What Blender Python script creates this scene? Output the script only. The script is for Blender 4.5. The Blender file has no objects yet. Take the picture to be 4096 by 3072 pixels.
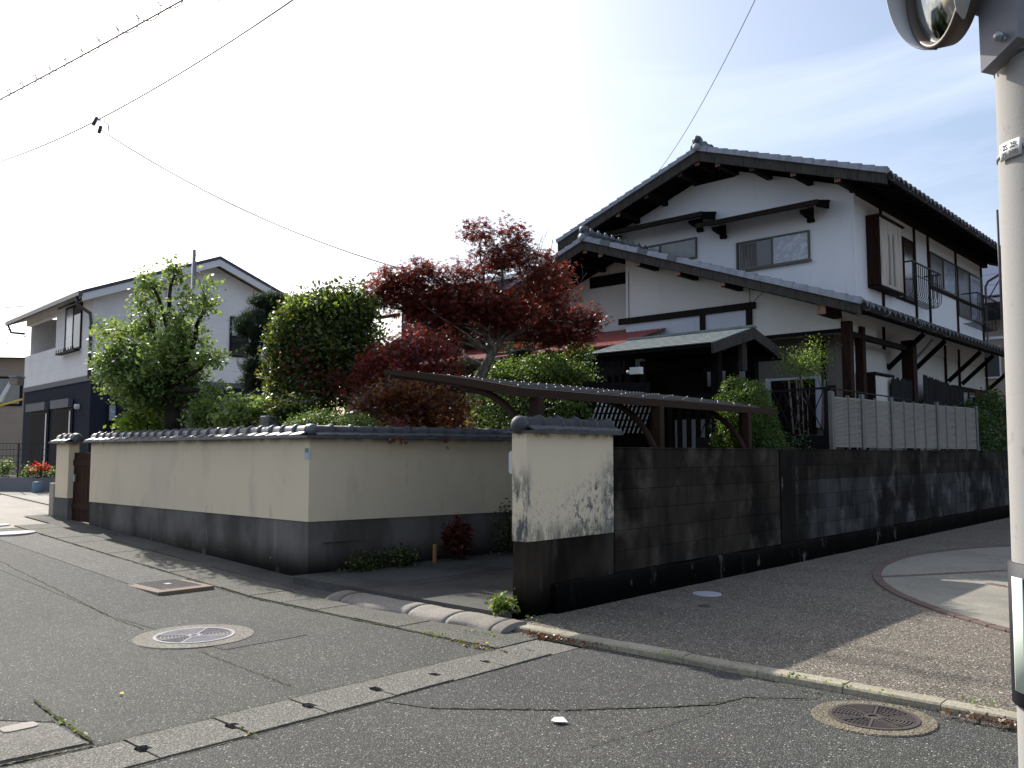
import bpy, math, random
import numpy as np
from mathutils import Vector, Matrix

random.seed(7)
RNG = np.random.default_rng(7)
SC = bpy.context.scene
COL = SC.collection
rad = math.radians

# ------------------------------------------------------------------ camera
CAM = Vector((5.191, -5.823, 1.5))
PITCH = math.atan(279 / 3450.0)
YAW = math.atan2(.677, .736)
cd = bpy.data.cameras.new("camera")
cam = bpy.data.objects.new("camera", cd)
COL.objects.link(cam)
cam.location = CAM
cam.rotation_euler = (math.pi / 2 + PITCH, 0, YAW)
cd.sensor_width = 36
cd.lens = 36 * 3450 / 4096
cd.clip_end = 3000
cd.clip_start = .05
SC.camera = cam

# ------------------------------------------------------------------ world, sun, exposure
SUN_TO = Vector((-1.3, .26, 1.0)).normalized()
SUN_EL = math.asin(SUN_TO.z)
SUN_ROT = math.atan2(SUN_TO.x, SUN_TO.y)
w = bpy.data.worlds.new("World")
SC.world = w
w.use_nodes = True
nt = w.node_tree
nt.nodes.clear()
out = nt.nodes.new("ShaderNodeOutputWorld")
bg = nt.nodes.new("ShaderNodeBackground")
sky = nt.nodes.new("ShaderNodeTexSky")
sky.sky_type = 'NISHITA'
sky.sun_disc = False
sky.sun_elevation = SUN_EL
sky.sun_rotation = SUN_ROT
sky.air_density = 1.0
sky.dust_density = 3.2
sky.ozone_density = 1.0
tc = nt.nodes.new("ShaderNodeTexCoord")
mp = nt.nodes.new("ShaderNodeMapping")
mp.inputs['Scale'].default_value = (1.0, 3.2, 6.5)
mp.inputs['Rotation'].default_value = (.3, .5, .9)
nz = nt.nodes.new("ShaderNodeTexNoise")
nz.inputs['Scale'].default_value = 1.3
nz.inputs['Detail'].default_value = 7
nz.inputs['Roughness'].default_value = .55
nz.inputs['Distortion'].default_value = .6
cr = nt.nodes.new("ShaderNodeValToRGB")
cr.color_ramp.elements[0].position = .40
cr.color_ramp.elements[0].color = (.04, .04, .04, 1)
cr.color_ramp.elements[1].position = .66
cr.color_ramp.elements[1].color = (.8, .8, .8, 1)
mx = nt.nodes.new("ShaderNodeMixRGB")
mx.inputs[2].default_value = (5.1, 5.7, 6.9, 1)      # thin high cloud, sun-lit
nt.links.new(tc.outputs['Generated'], mp.inputs[0])
nt.links.new(mp.outputs[0], nz.inputs['Vector'])
nt.links.new(nz.outputs[0], cr.inputs[0])
nt.links.new(cr.outputs[0], mx.inputs[0])
nt.links.new(sky.outputs[0], mx.inputs[1])
nt.links.new(mx.outputs[0], bg.inputs[0])
nt.links.new(bg.outputs[0], out.inputs[0])
bg.inputs[1].default_value = .118

sl = bpy.data.lights.new("sun", 'SUN')
sl.energy = 4.4
sl.angle = rad(.55)
sl.color = (1.0, .955, .88)
so = bpy.data.objects.new("sun", sl)
COL.objects.link(so)
so.rotation_euler = SUN_TO.to_track_quat('Z', 'Y').to_euler()
so.location = (-20, 4, 30)

SC.view_settings.view_transform = 'Standard'
SC.view_settings.look = 'None'
SC.view_settings.gamma = 1
SC.view_settings.use_curve_mapping = False
SC.view_settings.exposure = 0.72
try:
    SC.cycles.max_bounces = 6
    SC.cycles.diffuse_bounces = 3
    SC.cycles.transmission_bounces = 6
    SC.cycles.transparent_max_bounces = 6
except Exception:
    pass

# ------------------------------------------------------------------ measuring helper
_cp, _sp, _ct, _st = math.cos(YAW), math.sin(YAW), math.cos(PITCH), math.sin(PITCH)
def at(u, v, d):
    """point that stands d metres away (along the level view axis), measured off the photograph"""
    x = (u - 2048) / 3450.0; y = -(v - 1536) / 3450.0
    f = _ct - y * _st; z = _st + y * _ct
    t = d / f
    return Vector((CAM.x + t * (x * _cp - f * _sp), CAM.y + t * (x * _sp + f * _cp), CAM.z + t * z))

# ------------------------------------------------------------------ materials
def _n(t, kind, **kw):
    n = t.nodes.new(kind)
    for k, v in kw.items():
        if k in n.inputs.keys():
            n.inputs[k].default_value = v
        else:
            setattr(n, k, v)
    return n

def _rgb(c):
    return (c[0], c[1], c[2], 1)

class Mat:
    """thin wrapper that layers procedural noises on a principled shader"""
    def __init__(s, name, col, rough=.8, spec=.3, metal=0, coord='Object', objrand=False):
        s.m = bpy.data.materials.new(name)
        s.m.use_nodes = True
        s.t = s.m.node_tree
        s.t.nodes.clear()
        s.out = _n(s.t, "ShaderNodeOutputMaterial")
        s.b = _n(s.t, "ShaderNodeBsdfPrincipled", Roughness=rough, Metallic=metal)
        s.b.inputs['Specular IOR Level'].default_value = spec
        s.t.links.new(s.b.outputs[0], s.out.inputs[0])
        s.tc = _n(s.t, "ShaderNodeTexCoord")
        s.vec = s.tc.outputs[coord]
        if objrand:
            oi = _n(s.t, "ShaderNodeObjectInfo")
            s.oi = oi
            mm = _n(s.t, "ShaderNodeVectorMath", operation='ADD')
            sc_ = _n(s.t, "ShaderNodeVectorMath", operation='SCALE')
            cb = _n(s.t, "ShaderNodeCombineXYZ")
            for i in range(3): s.t.links.new(oi.outputs['Random'], cb.inputs[i])
            s.t.links.new(cb.outputs[0], sc_.inputs[0])
            sc_.inputs['Scale'].default_value = 37.3
            s.t.links.new(s.vec, mm.inputs[0]); s.t.links.new(sc_.outputs[0], mm.inputs[1])
            s.vec = mm.outputs[0]
        s.col = None
        s.base = col
        s.b.inputs['Base Color'].default_value = _rgb(col)
        s.h = None
    def _setcol(s, o):
        s.col = o
        s.t.links.new(o, s.b.inputs['Base Color'])
    def mapped(s, scale):
        mp = _n(s.t, "ShaderNodeMapping")
        mp.inputs['Scale'].default_value = scale
        s.t.links.new(s.vec, mp.inputs[0])
        return mp.outputs[0]
    def noise(s, scale, detail=5, stretch=(1, 1, 1), rough=.55, dist=0):
        n = _n(s.t, "ShaderNodeTexNoise", Scale=scale, Detail=detail, Roughness=rough, Distortion=dist)
        s.t.links.new(s.mapped(stretch), n.inputs['Vector'])
        return n.outputs[0]
    def ramp(s, f, lo, hi, a=0., b=1.):
        r = _n(s.t, "ShaderNodeMapRange", interpolation_type='SMOOTHSTEP')
        r.inputs['From Min'].default_value = lo; r.inputs['From Max'].default_value = hi
        r.inputs['To Min'].default_value = a; r.inputs['To Max'].default_value = b
        s.t.links.new(f, r.inputs['Value'])
        return r.outputs[0]
    def mul(s, a, b, op='MULTIPLY'):
        m = _n(s.t, "ShaderNodeMath", operation=op)
        for i, q in enumerate((a, b)):
            if isinstance(q, (int, float)): m.inputs[i].default_value = q
            else: s.t.links.new(q, m.inputs[i])
        return m.outputs[0]
    def mix(s, fac, col, blend='MIX'):
        m = _n(s.t, "ShaderNodeMixRGB", blend_type=blend)
        if isinstance(fac, (int, float)): m.inputs[0].default_value = fac
        else: s.t.links.new(fac, m.inputs[0])
        if s.col is None: m.inputs[1].default_value = _rgb(s.base)
        else: s.t.links.new(s.col, m.inputs[1])
        m.inputs[2].default_value = _rgb(col)
        s._setcol(m.outputs[0])
        return s
    def layer(s, col, scale, lo, hi, amt=1., detail=5, stretch=(1, 1, 1), mask=None, rough=.55, dist=0):
        f = s.ramp(s.noise(scale, detail, stretch, rough, dist), lo, hi, 0, amt)
        if mask is not None: f = s.mul(f, mask)
        return s.mix(f, col)
    def axis(s, ax, lo, hi, a=0., b=1.):
        sp = _n(s.t, "ShaderNodeSeparateXYZ")
        s.t.links.new(s.tc.outputs['Object'], sp.inputs[0])
        return s.ramp(sp.outputs['XYZ'.index(ax)], lo, hi, a, b)
    def bump(s, scale, strength=.3, dist=.01, detail=6, stretch=(1, 1, 1), src=None):
        b = _n(s.t, "ShaderNodeBump", Strength=strength, Distance=dist)
        s.t.links.new(src if src is not None else s.noise(scale, detail, stretch), b.inputs['Height'])
        if s.h is not None: s.t.links.new(s.h, b.inputs['Normal'])
        s.h = b.outputs[0]
        s.t.links.new(s.h, s.b.inputs['Normal'])
        return s
    def voro(s, scale, feature='F1'):
        v = _n(s.t, "ShaderNodeTexVoronoi", Scale=scale, feature=feature)
        s.t.links.new(s.vec, v.inputs['Vector'])
        return v
    def roughvar(s, scale, a, b):
        s.t.links.new(s.ramp(s.noise(scale), .3, .7, a, b), s.b.inputs['Roughness'])
        return s

def asphalt(name, base, bright, amt, fleck=140, dark=(.03, .03, .032), patch=.45):
    m = Mat(name, base, rough=.85, spec=.3)
    m.layer(dark, .45, .35, .7, patch, detail=6)
    m.layer([c * 1.35 for c in base], 2.3, .45, .75, .5, detail=5)
    m.layer([c * .6 for c in base], 9, .5, .75, .5, detail=6)
    m.layer([c * .62 for c in base], 1.3, .45, .62, .55, detail=4, stretch=(.16, 1, 1))
    m.layer([c * 1.45 for c in base], .9, .5, .7, .5, detail=5, stretch=(.3, 1, 1))
    m.layer([c * .4 for c in base], 1.9, .66, .74, .6, detail=3)
    def stones(sc, share, col, gap, idx):
        v = m.voro(sc)
        rnd = _n(m.t, "ShaderNodeSeparateColor"); m.t.links.new(v.outputs['Color'], rnd.inputs[0])
        f = m.mul(m.ramp(v.outputs['Distance'], gap, gap * .45), m.ramp(rnd.outputs[idx], 1 - share, 1 - share * .35))
        m.mix(f, col)
        return v
    v0 = stones(fleck * .9, .9, [c * .35 for c in dark], .62, 2)
    stones(fleck * .62, .55, [c * 1.9 for c in base], .5, 1)
    v = stones(fleck * .75, amt, [c * .62 for c in bright], .48, 0)
    stones(fleck * .40, amt * .55, bright, .34, 1)
    stones(fleck * .26, amt * .22, [min(1, c * 1.2) for c in bright], .24, 0)
    m.bump(90, .8, .008, src=v.outputs['Distance'])
    m.bump(7, .25, .02)
    return m.m

MT = {}
MT['asphalt'] = asphalt('asphalt', (.052, .052, .045), (.40, .40, .355), .42)
MT['asphalt_dark'] = asphalt('asphalt_dark', (.043, .043, .040), (.35, .35, .32), .38, fleck=120)
MT['asphalt_pale'] = asphalt('asphalt_pale', (.10, .098, .09), (.40, .39, .36), .45)
MT['aggregate'] = asphalt('aggregate', (.135, .115, .088), (.56, .50, .41), .75, fleck=95, dark=(.045, .04, .036), patch=.3)

def concrete(name, col, dirt=(.05, .048, .042), amt=.7, moss=0, fine=True, objrand=False):
    m = Mat(name, col, rough=.88, spec=.25, objrand=objrand)
    m.layer(dirt, 1.1, .4, .75, amt, detail=8)
    m.layer([c * 1.3 for c in col], 4, .5, .8, .5, detail=6)
    if fine: m.layer(dirt, 55, .42, .62, .4, detail=3)
    if moss: m.layer((.07, .085, .03), 3.3, .55, .72, moss, detail=8)
    m.bump(70, .4, .004); m.bump(9, .25, .01)
    return m.m
MT['gutter'] = asphalt('gutter_concrete', (.105, .10, .086), (.32, .31, .27), .35, fleck=120, dark=(.05, .048, .038), patch=.6)
MT['gutter_ch'] = asphalt('gutter_cover_concrete', (.15, .142, .122), (.38, .36, .33), .28, fleck=120, dark=(.07, .065, .055))
MT['kerb'] = concrete('kerb_concrete', (.34, .31, .235), dirt=(.10, .085, .06), amt=.5, objrand=True)
MT['ramp'] = concrete('mortar', (.27, .245, .215), dirt=(.09, .08, .065), amt=.75)
MT['driveway'] = concrete('driveway_concrete', (.082, .08, .075), dirt=(.03, .03, .028), amt=.9, moss=.3)
MT['pad'] = concrete('pad_concrete', (.27, .25, .205), dirt=(.12, .11, .09), amt=.6)
MT['pale_concrete'] = concrete('pale_concrete', (.33, .30, .26), dirt=(.2, .18, .15), amt=.5)
MT['ret'] = concrete('retaining_concrete', (.19, .19, .20), dirt=(.13, .13, .135), amt=.4)
MT['soil'] = concrete('soil', (.05, .042, .03), dirt=(.02, .018, .012), moss=.5)
MT['dark_gap'] = Mat('dark_gap', (.012, .011, .01), rough=1, spec=.05).m

def plaster_wall():
    m = Mat('beige_plaster', (.69, .575, .41), rough=.9, spec=.15)
    m.layer((.57, .49, .375), .7, .4, .7, .6, detail=6)
    m.layer((.38, .35, .285), 2.2, .52, .8, .55, detail=8, stretch=(1, 1, .35))
    m.layer((.26, .24, .19), 7, .60, .75, .35, detail=6, stretch=(1, 1, .3))
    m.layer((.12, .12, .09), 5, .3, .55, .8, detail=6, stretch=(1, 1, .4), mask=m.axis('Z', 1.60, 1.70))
    m.bump(120, .35, .004)
    return m.m
MT['plaster'] = plaster_wall()
def pillar_plaster():
    m = Mat('mouldy_plaster', (.66, .56, .41), rough=.9, spec=.15)
    m.layer((.52, .45, .34), 1.2, .4, .7, .5, detail=6)
    # mould: spreads from the lower far corner and along the near arris
    diag = m.mul(m.axis('Y', .15, 1.25), m.axis('Z', 1.6, .85), 'MULTIPLY')
    f = m.ramp(m.noise(13, 12, (1, 1, .8), .80), .50, .58)
    m.mix(m.mul(f, m.ramp(diag, .15, .65)), (.10, .105, .105))
    f2 = m.ramp(m.noise(26, 10, (1, 1, .7), .8), .55, .61)
    m.mix(m.mul(f2, m.axis('Z', 1.45, .75, 0, .85)), (.13, .13, .11))
    f4 = m.ramp(m.noise(10, 10, (1, 1, .35), .75), .40, .55)
    m.mix(m.mul(f4, m.axis('Z', .92, .73, 0, .8)), (.11, .11, .09))
    f5 = m.ramp(m.noise(9, 10, (1, 1, .6), .8), .42, .55)
    m.mix(m.mul(f5, m.mul(m.axis('Y', 1.0, 1.3), m.axis('Z', 1.6, 1.2))), (.16, .165, .15))
    f3 = m.ramp(m.noise(9, 8, (1, 1, .3), .7), .44, .56)
    m.mix(m.mul(f3, m.mul(m.axis('Y', .10, .0), m.axis('Z', 1.5, 1.1))), (.09, .095, .10))
    m.layer((.17, .14, .08), 9, .42, .6, .8, detail=7, mask=m.axis('Z', 1.62, 1.69))
    m.bump(120, .35, .004)
    return m.m
MT['pillar'] = pillar_plaster()
def plinth(name, col, dark):
    m = Mat(name, col, rough=.96, spec=.04)
    m.layer(dark, 1.6, .35, .68, .85, detail=8, stretch=(1, 1, .5))
    m.layer([c * .2 for c in dark], 2.2, .12, .42, 1, detail=7, stretch=(1, 1, .5), mask=m.axis('Z', .48, .08))  # soil towards the ground, plus shade at the foot put into the colour
    m.layer([c * 1.7 for c in col], 2.4, .60, .78, .55, detail=9, stretch=(1.6, 1.6, .5))
    if name == 'footing_concrete': m.layer((.13, .13, .128), 3.6, .62, .74, .8, detail=10, stretch=(1.6, 1.6, .7))
    m.bump(80, .5, .005)
    return m.m
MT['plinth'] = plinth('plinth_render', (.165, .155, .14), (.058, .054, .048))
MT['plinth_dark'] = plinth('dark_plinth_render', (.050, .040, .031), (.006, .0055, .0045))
def blockmat(name, base):
    m = Mat(name, base, rough=.96, spec=.03, objrand=True)
    geo = _n(m.t, "ShaderNodeNewGeometry")
    loc = m.vec
    m.mix(m.ramp(m.oi.outputs['Random'], .3, 1., 0, .35), (.008, .0075, .0065))
    m.vec = geo.outputs['Position']                 # stains run across the joints
    m.layer((.009, .008, .007), 1.1, .40, .66, .85, detail=9, stretch=(1, 1, .7))
    m.layer((.010, .009, .008), 5, .45, .68, .6, detail=8, stretch=(1, 1, .25))
    m.layer([c * 2.2 for c in base], 2.3, .50, .74, .8, detail=10, stretch=(1, 1, .8))
    m.layer((.08, .077, .07), 5.2, .62, .80, .55, detail=10, stretch=(1.3, 1.3, .55))
    m.vec = loc
    m.bump(60, .6, .005)
    return m.m
MT['block'] = blockmat('blackened_block', (.040, .034, .028))
MT['block_grey'] = blockmat('grey_block', (.06, .06, .06))
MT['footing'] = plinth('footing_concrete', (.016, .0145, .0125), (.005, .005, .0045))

def tile(name, col, rough=.38, metal=.25):
    m = Mat(name, col, rough=rough, spec=.5, metal=metal, objrand=True)
    m.layer([c * .5 for c in col], 6, .4, .7, .6, detail=6)
    m.layer([c * 1.6 for c in col], 25, .55, .8, .4)
    m.roughvar(12, rough - .06, rough + .16)
    m.bump(60, .15, .003)
    return m.m
MT['tile'] = tile('smoked_tile', (.085, .092, .105))
MT['tile_old'] = tile('weathered_tile', (.042, .045, .050), rough=.55, metal=0)
MT['tile_pale'] = tile('verge_tile', (.24, .265, .31), rough=.55, metal=0)
MT['tile_dark'] = tile('roof_tile_dark', (.045, .05, .06), rough=.5, metal=.1)

def wood(name, col, st=(1, 1, 8), rough=.75):
    m = Mat(name, col, rough=rough, spec=.07, objrand=True)
    m.layer([c * .45 for c in col], 9, .4, .65, .8, detail=6, stretch=(3, 3, .4))
    m.layer([c * 1.5 for c in col], 22, .5, .75, .5, stretch=(3, 3, .4))
    m.bump(30, .3, .003, stretch=(3, 3, .4))
    return m.m
MT['wood'] = wood('dark_timber', (.016, .012, .010))
MT['wood_black'] = wood('blackened_timber', (.007, .0065, .0065))
MT['wood_grey'] = wood('weathered_board', (.055, .05, .046))
MT['wood_red'] = wood('reddish_timber', (.028, .013, .010))
MT['endgrain'] = wood('end_grain', (.24, .135, .10))
MT['door_brown'] = wood('brown_door', (.038, .018, .011))
MT['post_brown'] = Mat('bronze_aluminium', (.030, .017, .011), rough=.7, spec=.10).m
def carport_mat():
    m = Mat('brown_polycarbonate', (.05, .041, .037), rough=.3, spec=.6)
    m.layer((.08, .068, .06), 3, .45, .7, .6, detail=6)
    m.roughvar(5, .28, .5)
    return m.m
MT['carport'] = carport_mat()
MT['bolt'] = Mat('bolt_metal', (.5, .5, .5), rough=.5, metal=.6).m

def stucco(name, col, tint):
    m = Mat(name, col, rough=.92, spec=.12)
    m.layer(tint, .8, .4, .7, .6, detail=6)
    m.layer([c * .8 for c in col], 3.5, .55, .8, .35, detail=8, stretch=(1, 1, .25))
    m.layer([c * .60 for c in col], 5, .60, .78, .5, detail=8, stretch=(1.4, 1.4, .10))
    m.layer([c * .75 for c in col], 18, .58, .8, .3, detail=9, stretch=(1.5, 1.5, .2))
    m.bump(90, .3, .004)
    return m.m
MT['stucco'] = stucco('white_stucco', (.66, .675, .71), (.59, .605, .645))
MT['stucco_low'] = stucco('cream_stucco', (.52, .51, .49), (.44, .43, .41))
MT['white_panel'] = stucco('white_board', (.44, .46, .52), (.4, .42, .48))
MT['brownish_wall'] = stucco('old_brown_wall', (.15, .135, .12), (.11, .10, .085))
MT['torn'] = Mat('torn_board', (.44, .40, .36), rough=.85).layer((.25, .18, .14), 3.2, .52, .62, .85, detail=3, stretch=(1, 6, .35)).m

MT['torn_grey'] = Mat('torn_grey', (.20, .18, .165), rough=.9).m
def siding(name, col):
    m = Mat(name, col, rough=.8, spec=.08)
    m.layer([c * .88 for c in col], 1.5, .4, .7, .6)
    # panel joints every 45 cm, as fine relief
    sp = _n(m.t, "ShaderNodeSeparateXYZ"); m.t.links.new(m.tc.outputs['Object'], sp.inputs[0])
    fr = m.mul(m.mul(sp.outputs[2], 2.2), 0, 'ADD')
    mod = _n(m.t, "ShaderNodeMath", operation='FRACT'); m.t.links.new(fr, mod.inputs[0])
    line = m.ramp(mod.outputs[0], .96, .985)
    m.mix(m.mul(line, .35), [c * .5 for c in col])
    m.bump(40, .25, .01)
    return m.m
MT['siding_white'] = siding('pale_siding', (.70, .68, .67))
MT['siding_navy'] = siding('navy_siding', (.018, .022, .034))
MT['siding_slate'] = siding('slate_siding', (.05, .064, .085))
MT['siding_beige'] = siding('beige_siding', (.27, .23, .19))
MT['band_grey'] = Mat('grey_band', (.09, .095, .11), rough=.6).m
MT['fascia'] = Mat('fascia_white', (.60, .60, .61), rough=.5).m
MT['soffit'] = Mat('soffit_beige', (.38, .34, .29), rough=.8).m
MT['roof_slate'] = Mat('slate_roof', (.05, .053, .065), rough=.55).m
MT['gutter_dark'] = Mat('dark_gutter', (.05, .05, .055), rough=.4, spec=.5).m
MT['frame_black'] = Mat('black_frame', (.010, .010, .012), rough=.6, spec=.10).m
MT['frame_bronze'] = Mat('bronze_frame', (.055, .045, .035), rough=.4, spec=.5).m
MT['rail'] = Mat('rail_metal', (.03, .028, .027), rough=.6, spec=.2).m
MT['glass'] = Mat('window_glass', (.010, .011, .013), rough=.06, spec=.9).m
MT['glass_dull'] = Mat('dull_glass', (.006, .006, .007), rough=.6, spec=.05).m
MT['glass_brown'] = Mat('brown_glass', (.05, .035, .028), rough=.15, spec=.8).m
MT['glass_pale'] = Mat('pale_glass', (.24, .27, .32), rough=.18, spec=.8).layer((.42, .45, .50), 5, .45, .65, .8, detail=6, dist=1.5).m  # pale frosting, with a reflection pattern put into the colour
MT['glass_grey'] = Mat('grey_glass', (.16, .17, .165), rough=.2, spec=.7).layer((.22, .22, .21), 3, .4, .7, .7).m
MT['curtain'] = Mat('curtain', (.15, .14, .13), rough=.9).layer((.05, .05, .05), 14, .4, .6, .8, stretch=(3, 3, .1)).m
MT['solar'] = Mat('solar_cell', (.045, .055, .10), rough=.3, spec=.7).m
MT['red_metal'] = Mat('red_metal_roof', (.24, .055, .045), rough=.5, spec=.4).layer((.14, .035, .03), 3, .4, .7, .6).m
MT['slate_board'] = Mat('bark_shingle', (.15, .18, .185), rough=.6, spec=.4).layer((.08, .10, .10), 8, .4, .65, .7, detail=6).m
MT['reed'] = wood('reed_screen', (.020, .020, .022))
MT['mat_brown'] = wood('brown_mat', (.07, .045, .03))
MT['louvre'] = Mat('louvre_white', (.28, .26, .225), rough=.6).layer((.26, .24, .21), 3, .4, .7, .5).m
MT['louvre_post'] = Mat('louvre_post', (.11, .11, .105), rough=.5).layer((.06, .06, .058), 4, .4, .7, .5).m
MT['pole'] = Mat('pole_concrete', (.32, .31, .295), rough=.85, spec=.2).layer((.30, .28, .25), 1.8, .48, .72, .6, detail=7, stretch=(1, 1, .4)).layer((.20, .19, .17), 14, .62, .72, .6).bump(80, .3, .003).m
MT['pole_scar'] = Mat('torn_poster_glue', (.43, .42, .43), rough=.9).bump(50, .6, .005).m
MT['band_dark'] = Mat('band_rubber', (.014, .014, .022), rough=.6, spec=.3).bump(150, .4, .004).m
MT['band_pale'] = Mat('band_reflective', (.62, .70, .62), rough=.5, spec=.5).m
MT['plate'] = Mat('plate_white', (.58, .58, .56), rough=.45, spec=.5).m
MT['ink'] = Mat('ink_grey', (.05, .05, .055), rough=.6).m
MT['galv'] = Mat('galvanised', (.30, .31, .33), rough=.4, metal=.7).m
MT['galv_dull'] = Mat('galvanised_dull', (.20, .195, .21), rough=.6, metal=.2).m
MT['mirror_face'] = Mat('mirror_face', (.22, .24, .25), rough=.08, metal=1).layer((.18, .19, .17), 14, .5, .65, .5).m
MT['mirror_rim'] = Mat('mirror_rim', (.085, .065, .052), rough=.5).m
MT['iron_pale'] = Mat('worn_iron', (.30, .29, .30), rough=.75, metal=.0, spec=.3).layer((.2, .19, .19), 12, .45, .7, .6).m
MT['iron_dark'] = Mat('dark_iron', (.055, .045, .042), rough=.8, metal=.0).layer((.14, .11, .08), 10, .5, .75, .6).m
MT['iron_groove'] = Mat('iron_groove', (.06, .052, .05), rough=.8).layer((.13, .10, .07), 16, .5, .7, .6).m
MT['collar'] = asphalt('collar_concrete', (.17, .155, .128), (.36, .34, .30), .3, fleck=110, dark=(.13, .12, .10), patch=.25)
MT['collar_old'] = asphalt('mossy_collar', (.16, .135, .095), (.30, .28, .22), .25, fleck=110, dark=(.07, .075, .035), patch=.5)
MT['brick'] = Mat('brick_red', (.12, .085, .072), rough=.85, objrand=True).layer((.13, .08, .065), 8, .4, .7, .7).layer((.2, .15, .125), 30, .55, .75, .4).bump(50, .4, .004).m
MT['disc_white'] = Mat('pale_disc', (.36, .36, .40), rough=.7).layer((.35, .35, .36), 14, .45, .7, .6).m
MT['cable'] = Mat('cable', (.06, .065, .08), rough=.6).m
MT['cable_grey'] = Mat('cable_grey', (.22, .23, .27), rough=.6).m
MT['sticker_green'] = Mat('sticker_green', (.10, .24, .20), rough=.5).m
MT['sticker_blue'] = Mat('sticker_blue', (.33, .44, .48), rough=.5).m
MT['blue'] = Mat('blue_plastic', (.12, .19, .24), rough=.5).m
MT['white_paint'] = Mat('white_paint', (.50, .51, .53), rough=.45, spec=.5).m
MT['yellow'] = Mat('yellow', (.6, .45, .05), rough=.7).m
MT['paper'] = Mat('paper', (.75, .7, .7), rough=.9).m
MT['stone'] = Mat('grey_stone', (.17, .17, .165), rough=.85).layer((.09, .09, .085), 9, .4, .7, .7).bump(50, .4, .004).m
MT['orange_wood'] = Mat('stake_wood', (.30, .17, .06), rough=.8).m

def bark(name, col):
    m = Mat(name, col, rough=.95, spec=.1)
    m.layer([c * .4 for c in col], 9, .4, .62, .9, detail=8, stretch=(2, 2, .5))
    m.bump(25, .8, .02, stretch=(2, 2, .5))
    return m.m
MT['bark'] = bark('grey_bark', (.17, .145, .12))
MT['bark_dark'] = bark('dark_bark', (.035, .028, .022))

def leafmat(name, a, b, c, trans=.45, rough=.45, spec=.5):
    """a, b, c: three leaf colours picked per leaf"""
    m = bpy.data.materials.new(name); m.use_nodes = True
    t = m.node_tree; t.nodes.clear()
    o = _n(t, "ShaderNodeOutputMaterial")
    g = _n(t, "ShaderNodeNewGeometry")
    r = _n(t, "ShaderNodeValToRGB")
    e = r.color_ramp.elements
    e[0].position = 0; e[0].color = _rgb(a)
    e[1].position = 1; e[1].color = _rgb(c)
    k = r.color_ramp.elements.new(.5); k.color = _rgb(b)
    t.links.new(g.outputs['Random Per Island'], r.inputs[0])
    p = _n(t, "ShaderNodeBsdfPrincipled", Roughness=rough)
    p.inputs['Specular IOR Level'].default_value = spec
    t.links.new(r.outputs[0], p.inputs['Base Color'])
    tr = _n(t, "ShaderNodeBsdfTranslucent")
    gm = _n(t, "ShaderNodeMixRGB", blend_type='MULTIPLY'); gm.inputs[0].default_value = 1
    t.links.new(r.outputs[0], gm.inputs[1]); gm.inputs[2].default_value = (1.9, 1.75, 1.1, 1)
    t.links.new(gm.outputs[0], tr.inputs[0])
    mxs = _n(t, "ShaderNodeMixShader"); mxs.inputs[0].default_value = trans
    t.links.new(p.outputs[0], mxs.inputs[1]); t.links.new(tr.outputs[0], mxs.inputs[2])
    t.links.new(mxs.outputs[0], o.inputs[0])
    return m
MT['leaf_mid'] = leafmat('leaf_mid', (.07, .12, .03), (.12, .19, .06), (.20, .25, .10), .5)
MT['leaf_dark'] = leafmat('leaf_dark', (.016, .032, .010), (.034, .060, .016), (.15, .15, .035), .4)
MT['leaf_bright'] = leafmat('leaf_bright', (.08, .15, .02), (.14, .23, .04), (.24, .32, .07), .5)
MT['leaf_red'] = leafmat('leaf_red', (.045, .014, .011), (.105, .022, .018), (.19, .040, .028), .45)
MT['leaf_crimson'] = leafmat('leaf_crimson', (.05, .010, .009), (.12, .016, .014), (.25, .030, .022), .45)
MT['leaf_bronze'] = leafmat('leaf_bronze', (.04, .016, .008), (.11, .045, .016), (.26, .13, .035), .5)
MT['needle'] = leafmat('needle', (.012, .026, .014), (.022, .042, .02), (.035, .06, .028), .25, rough=.6)
MT['leaf_green'] = leafmat('leaf_green', (.03, .06, .012), (.06, .11, .02), (.11, .17, .04), .45)
MT['leaf_hedge'] = leafmat('leaf_hedge', (.02, .045, .01), (.04, .085, .018), (.06, .12, .025), .4)
MT['leaf_weed'] = leafmat('leaf_weed', (.06, .12, .02), (.10, .18, .03), (.2, .2, .06), .45)
MT['petal'] = leafmat('petal', (.30, .015, .02), (.42, .02, .03), (.5, .06, .05), .4)
MT['dry'] = leafmat('dry_leaf', (.10, .045, .02), (.16, .08, .035), (.05, .03, .02), .2)

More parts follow.
